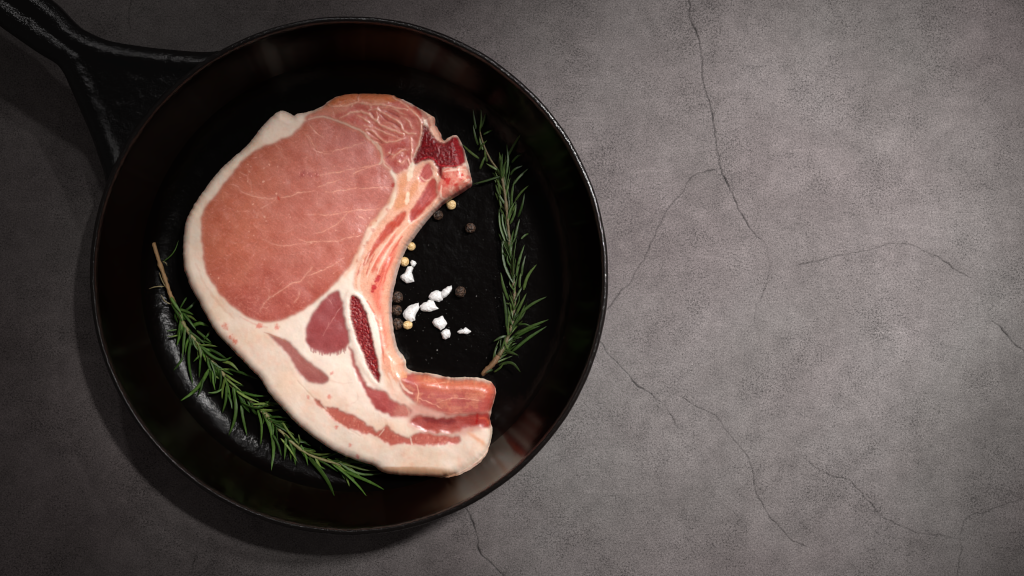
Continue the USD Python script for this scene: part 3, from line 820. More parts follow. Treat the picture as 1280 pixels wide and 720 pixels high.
    lay(blur(mask([(378, 150), (384, 142), (400, 136), (410, 131), (425, 134), (440, 133), (430, 141), (412, 146), (398, 144), (388, 147)]), 1.2) * 0.5, lin((205, 140, 112)))
    lines = [(T2((-110, 225), (-50, 215), (30, 195)), 1.5), (T2((45, 165), (90, 185), (190, 180), (260, 150), (300, 165), (400, 170), (480, 180), (540, 200), (600, 205)), 2.4),
             (T2((130, 272), (200, 228), (280, 215), (340, 240), (390, 282), (420, 312), (500, 345), (580, 380)), 2.3), (T2((340, 215), (370, 200), (420, 212), (500, 262), (560, 300), (570, 345), (610, 372), (660, 372)), 2.0),
             (T2((315, 345), (370, 352), (410, 400), (440, 432), (520, 425), (590, 400)), 1.6), (T2((500, 112), (580, 165), (640, 210), (690, 262), (705, 330), (700, 390), (690, 440), (655, 520), (640, 600)), 2.2),
             (T2((260, 245), (300, 265), (350, 300)), 1.5), (T2((410, 170), (388, 220), (405, 265), (380, 290)), 1.4), (T2((420, 192), (450, 190), (520, 200), (560, 232), (600, 240)), 1.2),
             (T2((475, 505), (520, 522), (560, 490), (612, 480)), 1.3), (T2((540, 560), (565, 580), (590, 550), (612, 552), (622, 585)), 1.2), (T2((500, 540), (540, 500), (580, 510)), 0.9), (T2((630, 400), (640, 470), (628, 560)), 1.3),
             (T2((330, 170), (350, 195)), 1.0), (T2((440, 300), (480, 300), (540, 340)), 0.9), (T2((300, 320), (360, 330), (420, 352), (470, 372), (540, 400)), 1.1), (T2((560, 250), (620, 290), (640, 340)), 0.9), (T2((230, 160), (215, 180)), 1.2), (T2((270, 105), (265, 150)), 1.2)]
    a, b = muscle(CAPRED, lin((166, 66, 60)), 0.8, 1.2)
    shade(b * smoothstep(0, 0.9, f(4, nB)), (1.1, 1.3, 1.3))
    v = strokes(lines, 1.6, 1.1, 1.6, 0.6, 3)
    darks = strokes([(T2((460, 215), (500, 235), (545, 255)), 1.8), (T2((350, 410), (400, 425), (440, 440)), 1.3), (T2((420, 240), (470, 285), (540, 315), (590, 350)), 1.3), (T2((350, 225), (380, 262)), 1.3), (T2((330, 355), (380, 390), (430, 430)), 1.2), (T2((390, 330), (480, 365), (560, 395)), 1.1), (T2((500, 470), (490, 520), (450, 540)), 1.4), (T2((540, 470), (580, 470)), 1.2)], 1.3, 0.7, 1.0, 0.5, 4)
    lay(strokes([(l[0], 5.0) for l in lines], 5, 3.5, 1.4, 0.5, 33) * s * 0.34, lin((212, 142, 118)))
    lay(darks * 0.7, lin((128, 42, 38)))
    lay(v * 0.6, lin((228, 176, 150)))
    H_ += (0.0004 * blur(v, 0.8) - 0.0004 * blur(darks, 0.9)) * 1.0 + 0.00008 * nB(GX / 6, GY / 6, 2) * m
    # white seam between cap and eye
    sl = [(386, 149), (400, 145), (411, 147), (423.5, 151.5), (436, 157), (452, 163.5), (461.4, 172), (471, 180), (476, 188), (478, 199), (481, 206), (487, 211)]
    lay(strokes([(sl, 8)], 8, 2.0, 0.5, 0.1, 55) * 0.85, lin((196, 116, 98)))
    seam = strokes([(sl, 2.0), ([(470, 179), (477, 188), (478, 200), (474, 205)], 4.2), ([(457, 169), (463, 175)], 2.6), ([(466, 177), (474, 186)], 3.4)], 2.0, 1.0, 1.0, 0.5, 5)
    lay(seam * 0.68, lin((230, 186, 162)))

    # ---- rib strip: connective tissue, thin muscles, membranes
    m, s = muscle(RIBSTRIP, lin((224, 166, 140)), 1, 1.4)
    regions['strip'] = m
    shade(s * smoothstep(0, 0.8, f(6, nB)), (0.97, 0.87, 0.82))
    a, b = muscle(ORANGE, lin((214, 142, 98)), 0.85, 1.4)
    lay(b * smoothstep(0, 0.8, f(8, nC)) * 0.5, lin((196, 108, 74)))
    lay(strokes([(T4((690, 30), (680, 90), (665, 150)), 7), (T4((560, 250), (540, 320), (530, 360)), 4), (T4((660, 250), (650, 330)), 5)], 4, 1.5, 1, 0.3, 6) * 0.85, lin((238, 212, 186)))
    lay(strokes([([(497, 228), (491, 243), (485, 257), (474, 270), (464, 282), (459, 294), (453, 306), (447, 318), (443, 332), (430, 346)], 5)], 5, 2.5, 1.2, 0.6, 61) * 0.5, lin((226, 160, 128)))
    lay(blobs([(466, 287, 2.6), (463, 281, 1.8), (459, 303, 2.0), (455, 308, 1.6), (484, 262, 2.2), (447, 326, 1.6), (470, 276, 1.4)], 1.3) * 0.55, lin((198, 104, 84)))
    red, mid = lin((186, 74, 60)), lin((204, 96, 76))
    for P_, c_ in ((MUSB, lin((186, 90, 84))), (MUSA, lin((166, 60, 52))), (MUSD, lin((184, 74, 56)))):
        a, b = muscle(P_, c_, 1, 1.0)
        ff = nA((GX * 0.55 - GY * 0.83) / 9, (GX * 0.83 + GY * 0.55) / 1.4, 3)
        shade(b * smoothstep(0.1, 0.9, ff), (1.1, 1.3, 1.3))
        shade(b * smoothstep(0.1, 0.9, -ff), (0.88, 0.75, 0.75))
        H_ += -0.0004 * blur(a, 1.2)
    lay(strokes([(T4((790, 250), (780, 280), (750, 310)), 1.4), (T4((820, 200), (800, 250)), 1.2), (T4((850, 190), (820, 290), (770, 340)), 1.0)], 1.2, .6, 1.2, .5, 7) * 0.6, lin((140, 34, 34)))
    lay(strokes([(T4((840, 60), (870, 130), (890, 180)), 3), (T4((670, 480), (740, 440), (820, 380), (880, 300), (895, 250)), 2.4), (T4((760, 130), (790, 160), (830, 145)), 1.8)], 2, .8, .8, .3, 8) * 0.8, lin((236, 190, 168)))
    a, b = muscle(MUSE1, lin((206, 92, 70)), 0.85, 1.0)
    a, b = muscle(SALMON, lin((216, 114, 92)), 0.9, 2.0)
    lay(b * smoothstep(0.1, 0.8, nA((GX * 0.4 - GY * 0.9) / 12, (GX * 0.9 + GY * 0.4) / 1.8, 3)) * 0.7, lin((200, 78, 62)))
    lay(strokes([([(497, 285), (488, 297), (476, 313), (466, 330), (459, 346)], 1.8), ([(512, 281), (500, 292), (488, 308), (478, 326), (472, 342)], 2.2), ([(454, 326), (450, 340), (447, 356), (452, 366)], 4.0), ([(462, 316), (456, 330)], 2.0)], 2, .8, .9, .4, 9) * 0.75, lin((238, 194, 172)))
    lay(strokes([([(503, 296), (492, 312), (482, 330), (475, 345)], 2.4), ([(468, 318), (462, 330), (458, 342)], 2.0), ([(491, 322), (483, 340), (478, 358)], 1.8)], 1.4, .7, 1, .5, 10) * 0.7, lin((196, 74, 58)))
    lay(blobs([(471.4, 349, 3.6), (468, 359, 3.2), (467, 364, 2.2), (473, 346, 2.2)], 1.4) * 0.9, lin((178, 22, 34)))
    lay(blobs([(481, 339, 2.2), (478, 362, 1.6), (470, 337, 2.5)], 1.5) * 0.5, lin((196, 60, 50)))
    # membrane on the inner face of the ribs, greyish white
    memb = strokes([([(556, 252), (545, 263), (532, 278), (519, 296), (509, 313), (502, 330), (497, 348), (493, 365), (491, 385), (492, 405), (495, 425), (501, 444)], 10)], 10, 3.0, 1.0, 0.15, 11)
    lay(memb * 0.8, lin((214, 190, 178)))
    lay(strokes([([(552, 258), (536, 276), (521, 297), (511, 316), (505, 333)], 4)], 4, 2, .8, .3, 12) * 0.55, lin((176, 122, 112)))
    lay(strokes([([(490, 362), (488, 380), (489, 400)], 2.2)], 2, 1.4, .5, .3, 13) * 0.5, lin((150, 130, 140)))
    # ---- rib bone and its marrow
    m, s = muscle(BONE, lin((236, 212, 196)), 0.9, 1.1)
    regions['bone'] = m
    lay(strokes([([(446, 367), (455, 376), (461, 390), (466, 408), (470, 425)], 5)], 5, 1.2, .8, .25, 14) * 0.8, lin((240, 222, 208)))
    lay(strokes([([(459, 376), (466, 388), (472, 402), (476, 420), (479, 440), (480, 455)], 2.4)], 2, 1.0, 1, .4, 15) * 0.8, lin((206, 96, 70)))
    lay(strokes([([(433, 380), (436, 400), (441, 420), (449, 442), (459, 462)], 2.2), ([(429, 372), (431, 392)], 1.2)], 2, .9, .8, .3, 16) * 0.7, lin((232, 206, 196)))
    a, b = muscle(MARROW, lin((118, 20, 26)), 1, 0.8)
    regions['marrow'] = a
    gr = nA(GX / 1.5, GY / 1.5, 2)
    lay(b * smoothstep(0.25, 0.7, gr) * 0.65, lin((168, 48, 44)))
    lay(b * smoothstep(0.3, 0.8, -gr) * 0.6, lin((82, 8, 14)))
    lay(b * smoothstep(0.55, 0.85, nC(GX / 1.8, GY / 1.8, 2)) * 0.5, lin((200, 110, 100)))
    H_ += 0.0005 * blur(m & ~a, 2.0) - 0.0005 * blur(a, 1.0) + 0.0002 * gr * a
    lay(strokes([([(449, 474), (458, 478), (466, 484), (474, 487)], 1.6), ([(478, 474), (482, 486), (492, 492)], 1.4)], 1.4, .7, 1, .4, 17) * 0.7, lin((240, 210, 196)))
    # ---- salmon band right of the rib, running down to the end lump
    band = blur(mask([(478, 440), (486, 446), (490, 458), (494, 470), (498, 482), (492, 490), (484, 480), (480, 462)]), 1.6)
    lay(band * 0.5, lin((216, 146, 118)))
    lay(strokes([([(487, 446), (489, 458), (493, 470)], 2.0), ([(480, 466), (486, 478)], 1.6)], 2, 1, 1, .4, 18) * 0.7, lin((236, 196, 168)))
    # ---- deep red muscle left of the rib
    m, s = muscle(FMUS, lin((152, 70, 70)), 1, 1.2)
    fr = np.random.default_rng(41)
    comb = [([(x, 430), (x - fr.uniform(-0.5, 1), 437), (x - fr.uniform(-1, 2), 440 - 0.006 * (x - 408) ** 2 + fr.uniform(0, 5))], fr.uniform(1.2, 2.6)) for x in fr.uniform(386, 434, 26)]
    lay(strokes(comb, 2, 0.8, 0.3, 0.2, 42) * 0.75 * smoothstep(453, 441, GY), lin((158, 76, 75)))
    regions['deep'] = m
    shade(s * smoothstep(0, 0.9, f(12, nB)), (0.9, 0.82, 0.82))
    shade(s * smoothstep(0.2, 0.9, f(5, nC)), (1.08, 1.16, 1.14))
    lay(s * strokes([(T6((160, 340), (130, 372), (100, 420), (60, 480), (20, 550)), 1.0), (T6((60, 300), (90, 340)), 0.7), (T5((1150, 500), (1130, 560)), 0.7)], 1, .6, 1.2, .6, 19) * 0.6, lin((212, 150, 140)))
    H_ += -0.0005 * blur(m, 1.8)
    # ---- mauve muscle below
    m, s = muscle(GMUS, lin((168, 98, 90)), 1, 1.3)
    regions['slim'] = m
    ff = nB((GX * 0.72 + GY * 0.69) / 10, (GX * -0.69 + GY * 0.72) / 1.5, 3)
    shade(s * smoothstep(0.1, 0.9, ff), (1.1, 1.25, 1.25))
    lay(strokes([([(330, 415), (345, 421), (358, 427)], 1.6)], 1.6, .8, .6, .4, 20) * 0.6, lin((196, 120, 92)))
    lay(s * smoothstep(455, 478, GY) * 0.5, lin((148, 74, 72)))
    H_ += -0.0004 * blur(m, 1.6)
    # ---- belly stripe
    m, s = muscle(HSTR, lin((190, 98, 84)), 1, 1.0, 1, 1.9)
    regions['stripe'] = m
    ff = nC((GX * 0.9 + GY * 0.4) / 2.2, (GX * -0.4 + GY * 0.9) / 4.5, 3)
    shade(s * smoothstep(0.0, 0.9, ff), (0.92, 0.78, 0.76))
    lay(s * smoothstep(0.35, 0.9, nA(GX / 2.5, GY / 2.5, 2)) * 0.45, lin((222, 150, 128)))
    lay(strokes([([(404, 507), (408, 511)], 1.6), ([(474, 545), (480, 536)], 1.4), ([(513, 547), (515, 556)], 1.8)], 1.4, .7, .6, .3, 22) * 0.7, lin((236, 204, 184)))
    H_ += -0.0004 * blur(m, 1.2)
    # ---- L-shaped red muscle under the rib
    m, s = muscle(IMUS, lin((166, 72, 68)), 1, 1.3, 2, 1.7)
    regions['hook'] = m
    ff = nA((GX * 0.75 + GY * 0.66) / 8, (GX * -0.66 + GY * 0.75) / 1.5, 3)
    shade(s * smoothstep(0.1, 0.9, ff), (1.08, 1.25, 1.25))
    lay(s * smoothstep(0.0, 0.8, f(8, nB)) * 0.5, lin((150, 54, 54)))
    lay(blobs([(502, 518.5, 1.8)], 0.8) * 0.7, lin((150, 24, 24)))
    H_ += -0.0004 * blur(m, 1.4)
    # ---- end lump, orange at its top
    m, s = muscle(JTOP, lin((174, 86, 78)), 1, 1.4, 2, 1.6)
    regions['lump'] = m
    org = blur(mask(JORANGE, 3, 3.0), 3.5)
    lay(s * org * 0.62, lin((198, 114, 78)))
    lay(s * smoothstep(0.1, 0.8, f(9, nC)) * 0.35, lin((214, 146, 112)))
    ff = nB((GX + GY * 0.1) / 14, GY / 1.7, 3)
    shade(s * smoothstep(0.1, 0.9, ff), (1.06, 1.18, 1.18))
    shade(s * smoothstep(0.1, 0.9, -ff), (0.92, 0.84, 0.84))
    lay(blur(mask(JEND, 2, 2.0), 3.0) * 0.4, lin((176, 62, 50)))
    lay(s * strokes([(T8((430, 270), (440, 200), (420, 160)), 1.2), (T8((480, 180), (540, 165), (600, 160)), 0.9), (T8((520, 280), (600, 240), (700, 250), (780, 262)), 0.8), (T8((430, 240), (500, 270), (560, 300)), 1.2), (T8((410, 290), (450, 300), (520, 310), (600, 325), (690, 320)), 1.6), (T8((500, 130), (540, 160), (550, 190)), 1.0)], 1, .7, 1.4, .5, 23) * 0.6, lin((232, 176, 148)))
    lay(strokes([([(486, 468), (492, 478), (498, 488), (506, 497), (514, 505), (522, 511), (536, 517)], 5), ([(494, 484), (508, 497), (512, 520)], 3), ([(500, 474), (506, 486), (514, 492)], 2.4), ([(489, 492), (500, 500), (513, 508)], 2.4)], 3, 1.2, 2.0, .4, 24) * 0.75, lin((234, 200, 180)))
    lay(blobs([(505, 468.5, 4)], 1.8) * 0.8, lin((216, 150, 112)))
    lay(strokes([([(616, 479), (619, 489), (616, 501), (611, 514)], 2.6)], 2.4, 1.0, .7, .5, 25) * 0.7, lin((188, 58, 30)))
    H_ += 0.0004 * blur(m, 2.5)
    # ---- darker muscle below the lump
    lay(blur(mask([(508, 500), (560, 514), (604, 513), (613, 524), (608, 540), (560, 546), (520, 541), (508, 530)], 2, 2.5), 2.4) * 0.62, lin((192, 100, 88)))
    lay(blur(mask([(478, 480), (492, 486), (512, 500), (516, 520), (500, 528), (488, 518), (500, 506), (486, 494)], 2, 3.0), 2.5) * 0.4, lin((214, 148, 128)))
    m, s = muscle(KMUS, lin((160, 66, 58)), 1, 1.3, 1, 2.0)
    regions['dark'] = m
    ff = nC((GX + GY * 0.1) / 12, GY / 1.5, 3)
    shade(s * smoothstep(0.1, 0.9, ff), (1.1, 1.35, 1.35))
    lay(s * blur(mask(KDARK), 1.4) * 0.8, lin((116, 36, 38)))
    lay(s * smoothstep(565, 605, GX) * 0.55, lin((160, 42, 36)))
    lay(s * strokes([(T8((745, 315), (750, 345), (742, 378)), 2.4)], 2, 1, .6, .4, 26) * 0.8, lin((160, 12, 14)))
    lay(s * smoothstep(533, 541, GY) * 0.4, lin((206, 110, 90)))
    H_ += -0.0008 * blur(m, 2.0)
    a, b = muscle(OSTREAK, lin((224, 156, 116)), 0.75, 1.2)
    lay(strokes([(T8((760, 350), (800, 350), (815, 390)), 3)], 3, 1.4, .8, .4, 27) * 0.7, lin((206, 92, 66)))
    # ---- vertebra
    a, b = muscle(TIPBONE, lin((214, 126, 108)), 1, 1.2)
    regions['tip'] = a
    lay(b * smoothstep(0.0, 0.8, f(6, nB)) * 0.6, lin((238, 194, 172)))
    lay(b * smoothstep(0.1, 0.7, f(4, nA, 3, 5)) * 0.55, lin((196, 60, 56)))
    lay(blobs([(559.5, 226, 3.2), (562, 224, 2.4), (577, 219, 2.0), (571, 231, 1.6)], 1.4) * 0.85, lin((196, 34, 34)))
    lay(strokes([([(548, 206), (551, 214), (553, 222), (556, 224)], 4.0)], 4, 1.2, .8, .3, 28) * 0.9, lin((160, 12, 22)))
    lay(strokes([([(556, 214), (568, 212), (582, 212)], 2.4), ([(552, 232), (550, 245), (556, 250)], 2.4), ([(580, 228), (586, 224)], 3)], 2.4, 1, .8, .4, 29) * 0.7, lin((240, 204, 184)))
    a, b = muscle(VERT, lin((106, 14, 20)), 1, 0.9, 1, 1.3)
    regions['vert'] = a
    g2 = nB(GX / 2.2, GY / 2.2, 3)
    lay(b * smoothstep(0.1, 0.8, g2) * 0.5, lin((144, 28, 32)))
    lay(b * smoothstep(0.2, 0.8, -g2) * 0.5, lin((86, 8, 14)))
    lay(b * smoothstep(560, 582, GX) * 0.5, lin((160, 40, 44)))
    lay(strokes([([(547.5, 185), (549.5, 190), (548, 195)], 1.2)], 1, .6, .5, .3, 30) * 0.6, lin((190, 140, 140)))
    lay(strokes([([(522, 205), (527, 199), (537, 195), (544, 200), (550, 207), (563, 208), (578, 206)], 1.8)], 1.6, .9, .8, .4, 31) * 0.65, lin((176, 20, 34)))
    a, b = muscle(CART, lin((222, 166, 144)), 0.95, 0.8, 1)
    regions['cart'] = a
    lay(strokes([([(543, 146), (544, 156), (550, 166), (553, 176)], 2.2)], 2, 1, 1, .5, 32) * 0.6, lin((196, 104, 84)))
    lay(blur(mask(UNDER), 1.0) * 0.9, lin((128, 22, 26)))
    lay(strokes([([(556, 256), (548, 263), (541, 270)], 4)], 3, 1.4, .5, .3, 33) * 0.8, lin((150, 120, 112)))
    H_ += 0.0002 * g2 * regions['vert'] - 0.0008 * blur(regions['vert'], 1.5) + 0.0006 * blur(regions['tip'], 1.6) + 0.0006 * blur(regions['cart'], 1.2)
    # edge of red at the far corner of the cap
    lay(strokes([([(518, 134), (527, 141), (535, 148), (537, 160)], 5)], 4, 2, 1, .4, 34) * 0.7, lin((146, 44, 36)))
    # ---- blood marks on the fat
    lay(blobs([(281, 408, 4.0), (283, 405, 2.4), (288, 421, 3.2), (293, 427, 4.0), (284, 411, 2)], 2.0) * 0.85 * (0.65 + 0.35 * np.clip(f(2.5, nC), -1, 1)), lin((216, 88, 56)))
    lay(blobs([(412, 495.5, 2.8), (420.6, 533.5, 2.0), (438, 556, 1.8), (415.6, 466, 1.8), (437.7, 557, 1.2), (323, 408, 3.5), (346, 409, 3.0), (447, 570, 2.2), (385, 497, 2)], 1.6) * 0.6, lin((220, 92, 74)))
    lay(strokes([([(310, 401), (322, 407), (334, 409)], 2.2), ([(300, 396), (312, 402)], 1.4)], 2, 1.4, .8, .5, 35) * 0.35, lin((216, 110, 84)))
    # seams in the fat
    lay(strokes([([(372, 476), (386, 491), (402, 508), (424, 528), (450, 545)], 1.6), ([(245, 330), (256, 356), (272, 378), (292, 398)], 3.0), ([(412, 475), (428, 480), (440, 478)], 1.2), ([(440, 505), (448, 500), (446, 490)], 1.2), ([(482, 525), (484, 532), (487, 536)], 4.0)], 1.5, 1.4, 1.2, .5, 36) * 0.28, lin((206, 150, 118)))
    H_ += -0.00008 * strokes([([(372, 476), (386, 491), (402, 508), (424, 528), (450, 545)], 1.6)], 1.5, 1.4, 1.2, .3, 37)
    H_ += 0.0005 * nA(GX / 26, GY / 26, 2) + 0.00003 * nB(GX / 4, GY / 4, 2)
    return np.clip(col, 0.002, 0.9), H_, regions


def build_chop():
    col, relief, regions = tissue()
    order = ['strip', 'loin', 'cap', 'deep', 'slim', 'stripe', 'hook', 'lump', 'dark', 'tip', 'vert', 'cart', 'bone', 'marrow']
    label = np.zeros((GH, GW), int)
    for k, n in enumerate(order, 1):
        label[regions[n]] = k
    zb, ZT = FLOOR + 0.0003, 0.0275
    wob = Noise(31)
    o = chaikin(np.array(OUT), 2)
    o = resample(np.vstack([o, o[:1]]), 0.8)[:-1]
    t = np.roll(o, -2, 0) - np.roll(o, 2, 0)
    nn = np.stack([-t[:, 1], t[:, 0]], 1) / np.linalg.norm(t, axis=1, keepdims=True)
    o = o + nn * (0.45 * wob(o[:, 0] / 4, o[:, 1] / 4, 3))[:, None]
    outline = world(o, 0.018)

    def look(a, x, y, order_=1):
        return ndimage.map_coordinates(a, [(y - Y0) * SC, (x - X0) * SC], order=order_, mode='nearest')

    def height(x, y, d):
        px, py = seen(x, y, 0.026)
        R = 0.0062
        prof = np.sqrt(np.clip(1 - (1 - np.clip(d / R, 0, 1)) ** 2, 0, 1))
        # the vertebra stands a little higher, the belly end a little lower
        T = ZT + 0.0018 * smoothstep(520, 570, px) * smoothstep(260, 220, py) - 0.003 * smoothstep(500, 620, px) * smoothstep(430, 500, py) - 0.002 * smoothstep(470, 600, py)
        e = 0.58
        return zb + (T - zb) * (e + (1 - e) * prof) + look(relief, px, py) * smoothstep(0.0, 0.003, d)

    v, f, n, d = slab(outline, 0.00036, height, [(0.86, 0.00035), (0.68, 0.0005), (0.48, 0.0003), (0.28, -0.0004), (0.12, -0.0014), (0.0, -0.0028)], zb)
    v[:, 2] = np.maximum(v[:, 2], pan_height(v[:, 0], v[:, 1]) + 0.0003)       # the belly end leans on the rounding of the pan
    nrm = vertex_normals(v, f)
    px, py = seen(v[:, 0], v[:, 1], v[:, 2])
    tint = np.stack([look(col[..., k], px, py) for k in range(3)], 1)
    vl = look(label, px, py, 0)
    tri_lab = vl[f[:, 0]]
    two = vl[f[:, 1]] == vl[f[:, 2]]
    tri_lab = np.where(two, vl[f[:, 1]], tri_lab)
    tri_lab[(f >= n).any(1) & (v[f][:, :, 2].max(1) < 0.008)] = 0
    c = world((400, 340), FLOOR)
    chop = thing_at('pork_chop', 'raw pink pork chop with curved rib bone and thick white fat edge, in pan', 'pork chop', (c[0], c[1], zb))
    names = {0: ('fat', M_fat, None), 'strip': ('rib_meat', M_muscle, 'pale salmon streaked meat along the rib bone'), 'loin': ('loin_eye', M_muscle, 'large smooth pink loin muscle'), 'cap': ('loin_cap', M_muscle, 'marbled muscle along the upper edge'),
             'deep': ('inner_muscle', M_muscle, 'dark mauve oval muscle beside the rib bone'), 'slim': ('slim_muscle', M_muscle, 'slender mauve muscle set in the fat'), 'stripe': ('belly_streak', M_muscle, 'thin broken pink streak in the belly fat'),
             'hook': ('hooked_muscle', M_muscle, 'hooked red muscle under the rib bone'), 'lump': ('belly_end', M_muscle, 'orange and mauve lump of meat at the belly end'), 'dark': ('flank_muscle', M_wet, 'dark red streak under the belly end'),
             'tip': ('spine_tip', M_bone, 'pinkish white bone tip with blood spots'), 'vert': ('spine_bone', M_marrow, 'dark red cut spine bone'), 'cart': ('cartilage', M_bone, 'pale ragged cartilage edge'), 'bone': ('rib_bone', M_bone, 'pale rim of the cut rib bone'), 'marrow': ('marrow', M_marrow, 'dark red marrow of the rib bone')}
    rib = None
    for k, key in enumerate([0] + order):
        sub = f[tri_lab == k]
        if not len(sub):
            continue
        idx, inv = np.unique(sub, return_inverse=True)
        nm, m, lb = names[key]
        parent = rib if key == 'marrow' and rib is not None else chop
        if key == 'marrow':
            ORIGIN[str(rib.GetPath())] = ORIGIN[str(chop.GetPath())]
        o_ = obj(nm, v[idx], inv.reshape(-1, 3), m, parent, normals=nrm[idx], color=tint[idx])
        if lb:
            tag(o_, lb)
        if key == 'bone':
            rib = o_


build_chop()

# ------------------------------------------------------------------ rosemary
rl = np.random.default_rng(77)


def leaf_mesh(p, width, thick=0.0005, twist=0.0, n=8):
    """Narrow leaf along the 3D path p: rolled edges and a groove along the midrib."""
    p = resample(p, np.linalg.norm(np.diff(p, axis=0), axis=1).sum() / n)
    m = len(p)
    t = np.gradient(p, axis=0)
    t /= np.linalg.norm(t, axis=1, keepdims=True)
    s = np.cross(t, [0, 0, 1.0])
    s /= np.maximum(np.linalg.norm(s, axis=1, keepdims=True), 1e-6)
    u = np.cross(s, t)
    c, d = math.cos(twist), math.sin(twist)
    s, u = s * c + u * d, u * c - s * d
    q = np.linspace(0, 1, m)
    w = width * np.clip(np.minimum(q / 0.12 * 0.6 + 0.4, 1), 0, 1) * np.clip(1 - (q - 0.55).clip(0) / 0.45, 0, 1) ** 0.55
    w = np.maximum(w, width * 0.10)
    sec = np.array([(-0.5, -0.15), (-0.34, 0.75), (0.0, 0.25), (0.34, 0.75), (0.5, -0.15), (0.0, -0.55)])
    k = len(sec)
    th = thick * (w / width) ** 0.5
    v = p[:, None] + sec[None, :, :1] * w[:, None, None] * s[:, None] + sec[None, :, 1:] * th[:, None, None] * u[:, None]
    v = v.reshape(-1, 3)
    f = []
    for i in range(m - 1):
        for j in range(k):
            a, b = i * k + j, i * k + (j + 1) % k
            f += [[a, a + k, b + k], [a, b + k, b]]
    for j in range(1, k - 1):
        f += [[0, j, j + 1], [(m - 1) * k, (m - 1) * k + j + 1, (m - 1) * k + j]]
    f = np.array(f)
    g = trimesh.Trimesh(v, f, process=False)
    if g.volume < 0:
        f = f[:, ::-1]
    under = np.tile([0.25, 0.0, 0.35, 0.0, 0.25, 1.0], m)
    return v, f, under


def add_leaf(parent, pts, zs, width_px, mat, twist=0.0):
    pts = np.asarray(pts, float)
    if len(pts) > 2:
        pts = chaikin(pts, 2, closed=False)
    z = np.interp(np.linspace(0, 1, len(pts)), np.linspace(0, 1, len(zs)), zs)
    xy = world(pts, 0.012)
    for _ in range(3):                                                          # leaves at the edge lie on the rising side of the pan
        zz = np.maximum(z, pan_height(xy[:, 0], xy[:, 1]) + 0.0007)
        xy = np.array([world(q, k) for q, k in zip(pts, zz)])
    p = np.column_stack([xy, zz])
    v, f, under = leaf_mesh(p, width_px * 0.00042, twist=twist)
    nrm = vertex_normals(v, f)
    obj('leaf', v, f, mat, parent, normals=nrm, attrs={'under': under})


def sprig(label, stem, radii, leaves, mats, fill, mat_main, bare=0.0, stem_z=0.0095, w_rng=(3.0, 4.6), spread=0.9, l_rng=(13, 28)):
    sp = chaikin(np.array(stem, float), 2, closed=False)
    z = np.full(len(sp), stem_z) + 0.0012 * np.sin(np.linspace(0, 9, len(sp)))
    path = np.column_stack([world(sp, stem_z), z])
    path = resample(path, 0.0012)
    m = len(path)
    r = np.interp(np.linspace(0, 1, m), np.linspace(0, 1, len(radii)), radii) * (1 + 0.18 * ndimage.gaussian_filter1d(rl.normal(size=m), 0.8))
    base = thing_at('rosemary_sprig', label, 'rosemary sprig', (path[0, 0], path[0, 1], FLOOR))
    cut = int(m * bare)
    bump = lambda a, b: 1 + 0.10 * rl.normal(size=(a, b))
    if cut > 3:
        v, f = tube(path[: cut + 1], r[: cut + 1], 9, bump)
        o = obj('stem', v, f, M_bark if mat_main is M_twig else M_barkdim, base, normals=vertex_normals(v, f))
        tag(o, 'bare brown woody end of the stem')
        v, f = tube(path[cut:], r[cut:], 9, bump)
        obj('stem', v, f, mat_main, base, normals=vertex_normals(v, f))
    else:
        v, f = tube(path, r, 9, bump)
        obj('stem', v, f, mat_main, base, normals=vertex_normals(v, f))
    for item in leaves:
        pts, w = item[0], item[1]
        mt = item[2] if len(item) > 2 else mats[rl.integers(len(mats))]
        z0 = stem_z + rl.uniform(0.0, 0.0022)
        z1 = stem_z + rl.uniform(-0.0015, 0.0045)
        zs = [z0, 0.5 * (z0 + z1) + rl.uniform(0.0, 0.002), z1]
        add_leaf(base, pts, np.maximum(zs, FLOOR + 0.0007), w, mt, rl.normal(0, 0.35))
    # the shorter leaves crowding the stem
    cum = np.linspace(0, 1, len(sp))
    for k in range(fill):
        t = rl.uniform(bare + 0.03, 0.99)
        q = np.array([np.interp(t, cum, sp[:, 0]), np.interp(t, cum, sp[:, 1])])
        e = np.array([np.interp(min(1, t + 0.03), cum, sp[:, 0]), np.interp(min(1, t + 0.03), cum, sp[:, 1])]) - np.array([np.interp(max(0, t - 0.03), cum, sp[:, 0]), np.interp(max(0, t - 0.03), cum, sp[:, 1])])
        ang = math.atan2(e[1], e[0]) + fill_turn * rl.choice([-1, 1]) * rl.uniform(0.08, spread)
        l = rl.uniform(*l_rng)
        tip = q + l * np.array([math.cos(ang), math.sin(ang)])
        bend = rl.normal(0, 2.0)
        mid = 0.5 * (q + tip) + bend * np.array([-math.sin(ang), math.cos(ang)])
        z1 = stem_z + rl.uniform(-0.004, 0.004)
        add_leaf(base, [q, mid, tip], [stem_z + 0.0012, stem_z + rl.uniform(-0.002, 0.002), max(z1, FLOOR + 0.0007)], rl.uniform(*w_rng), mats[rl.integers(len(mats))], rl.normal(0, 0.5))
    return base


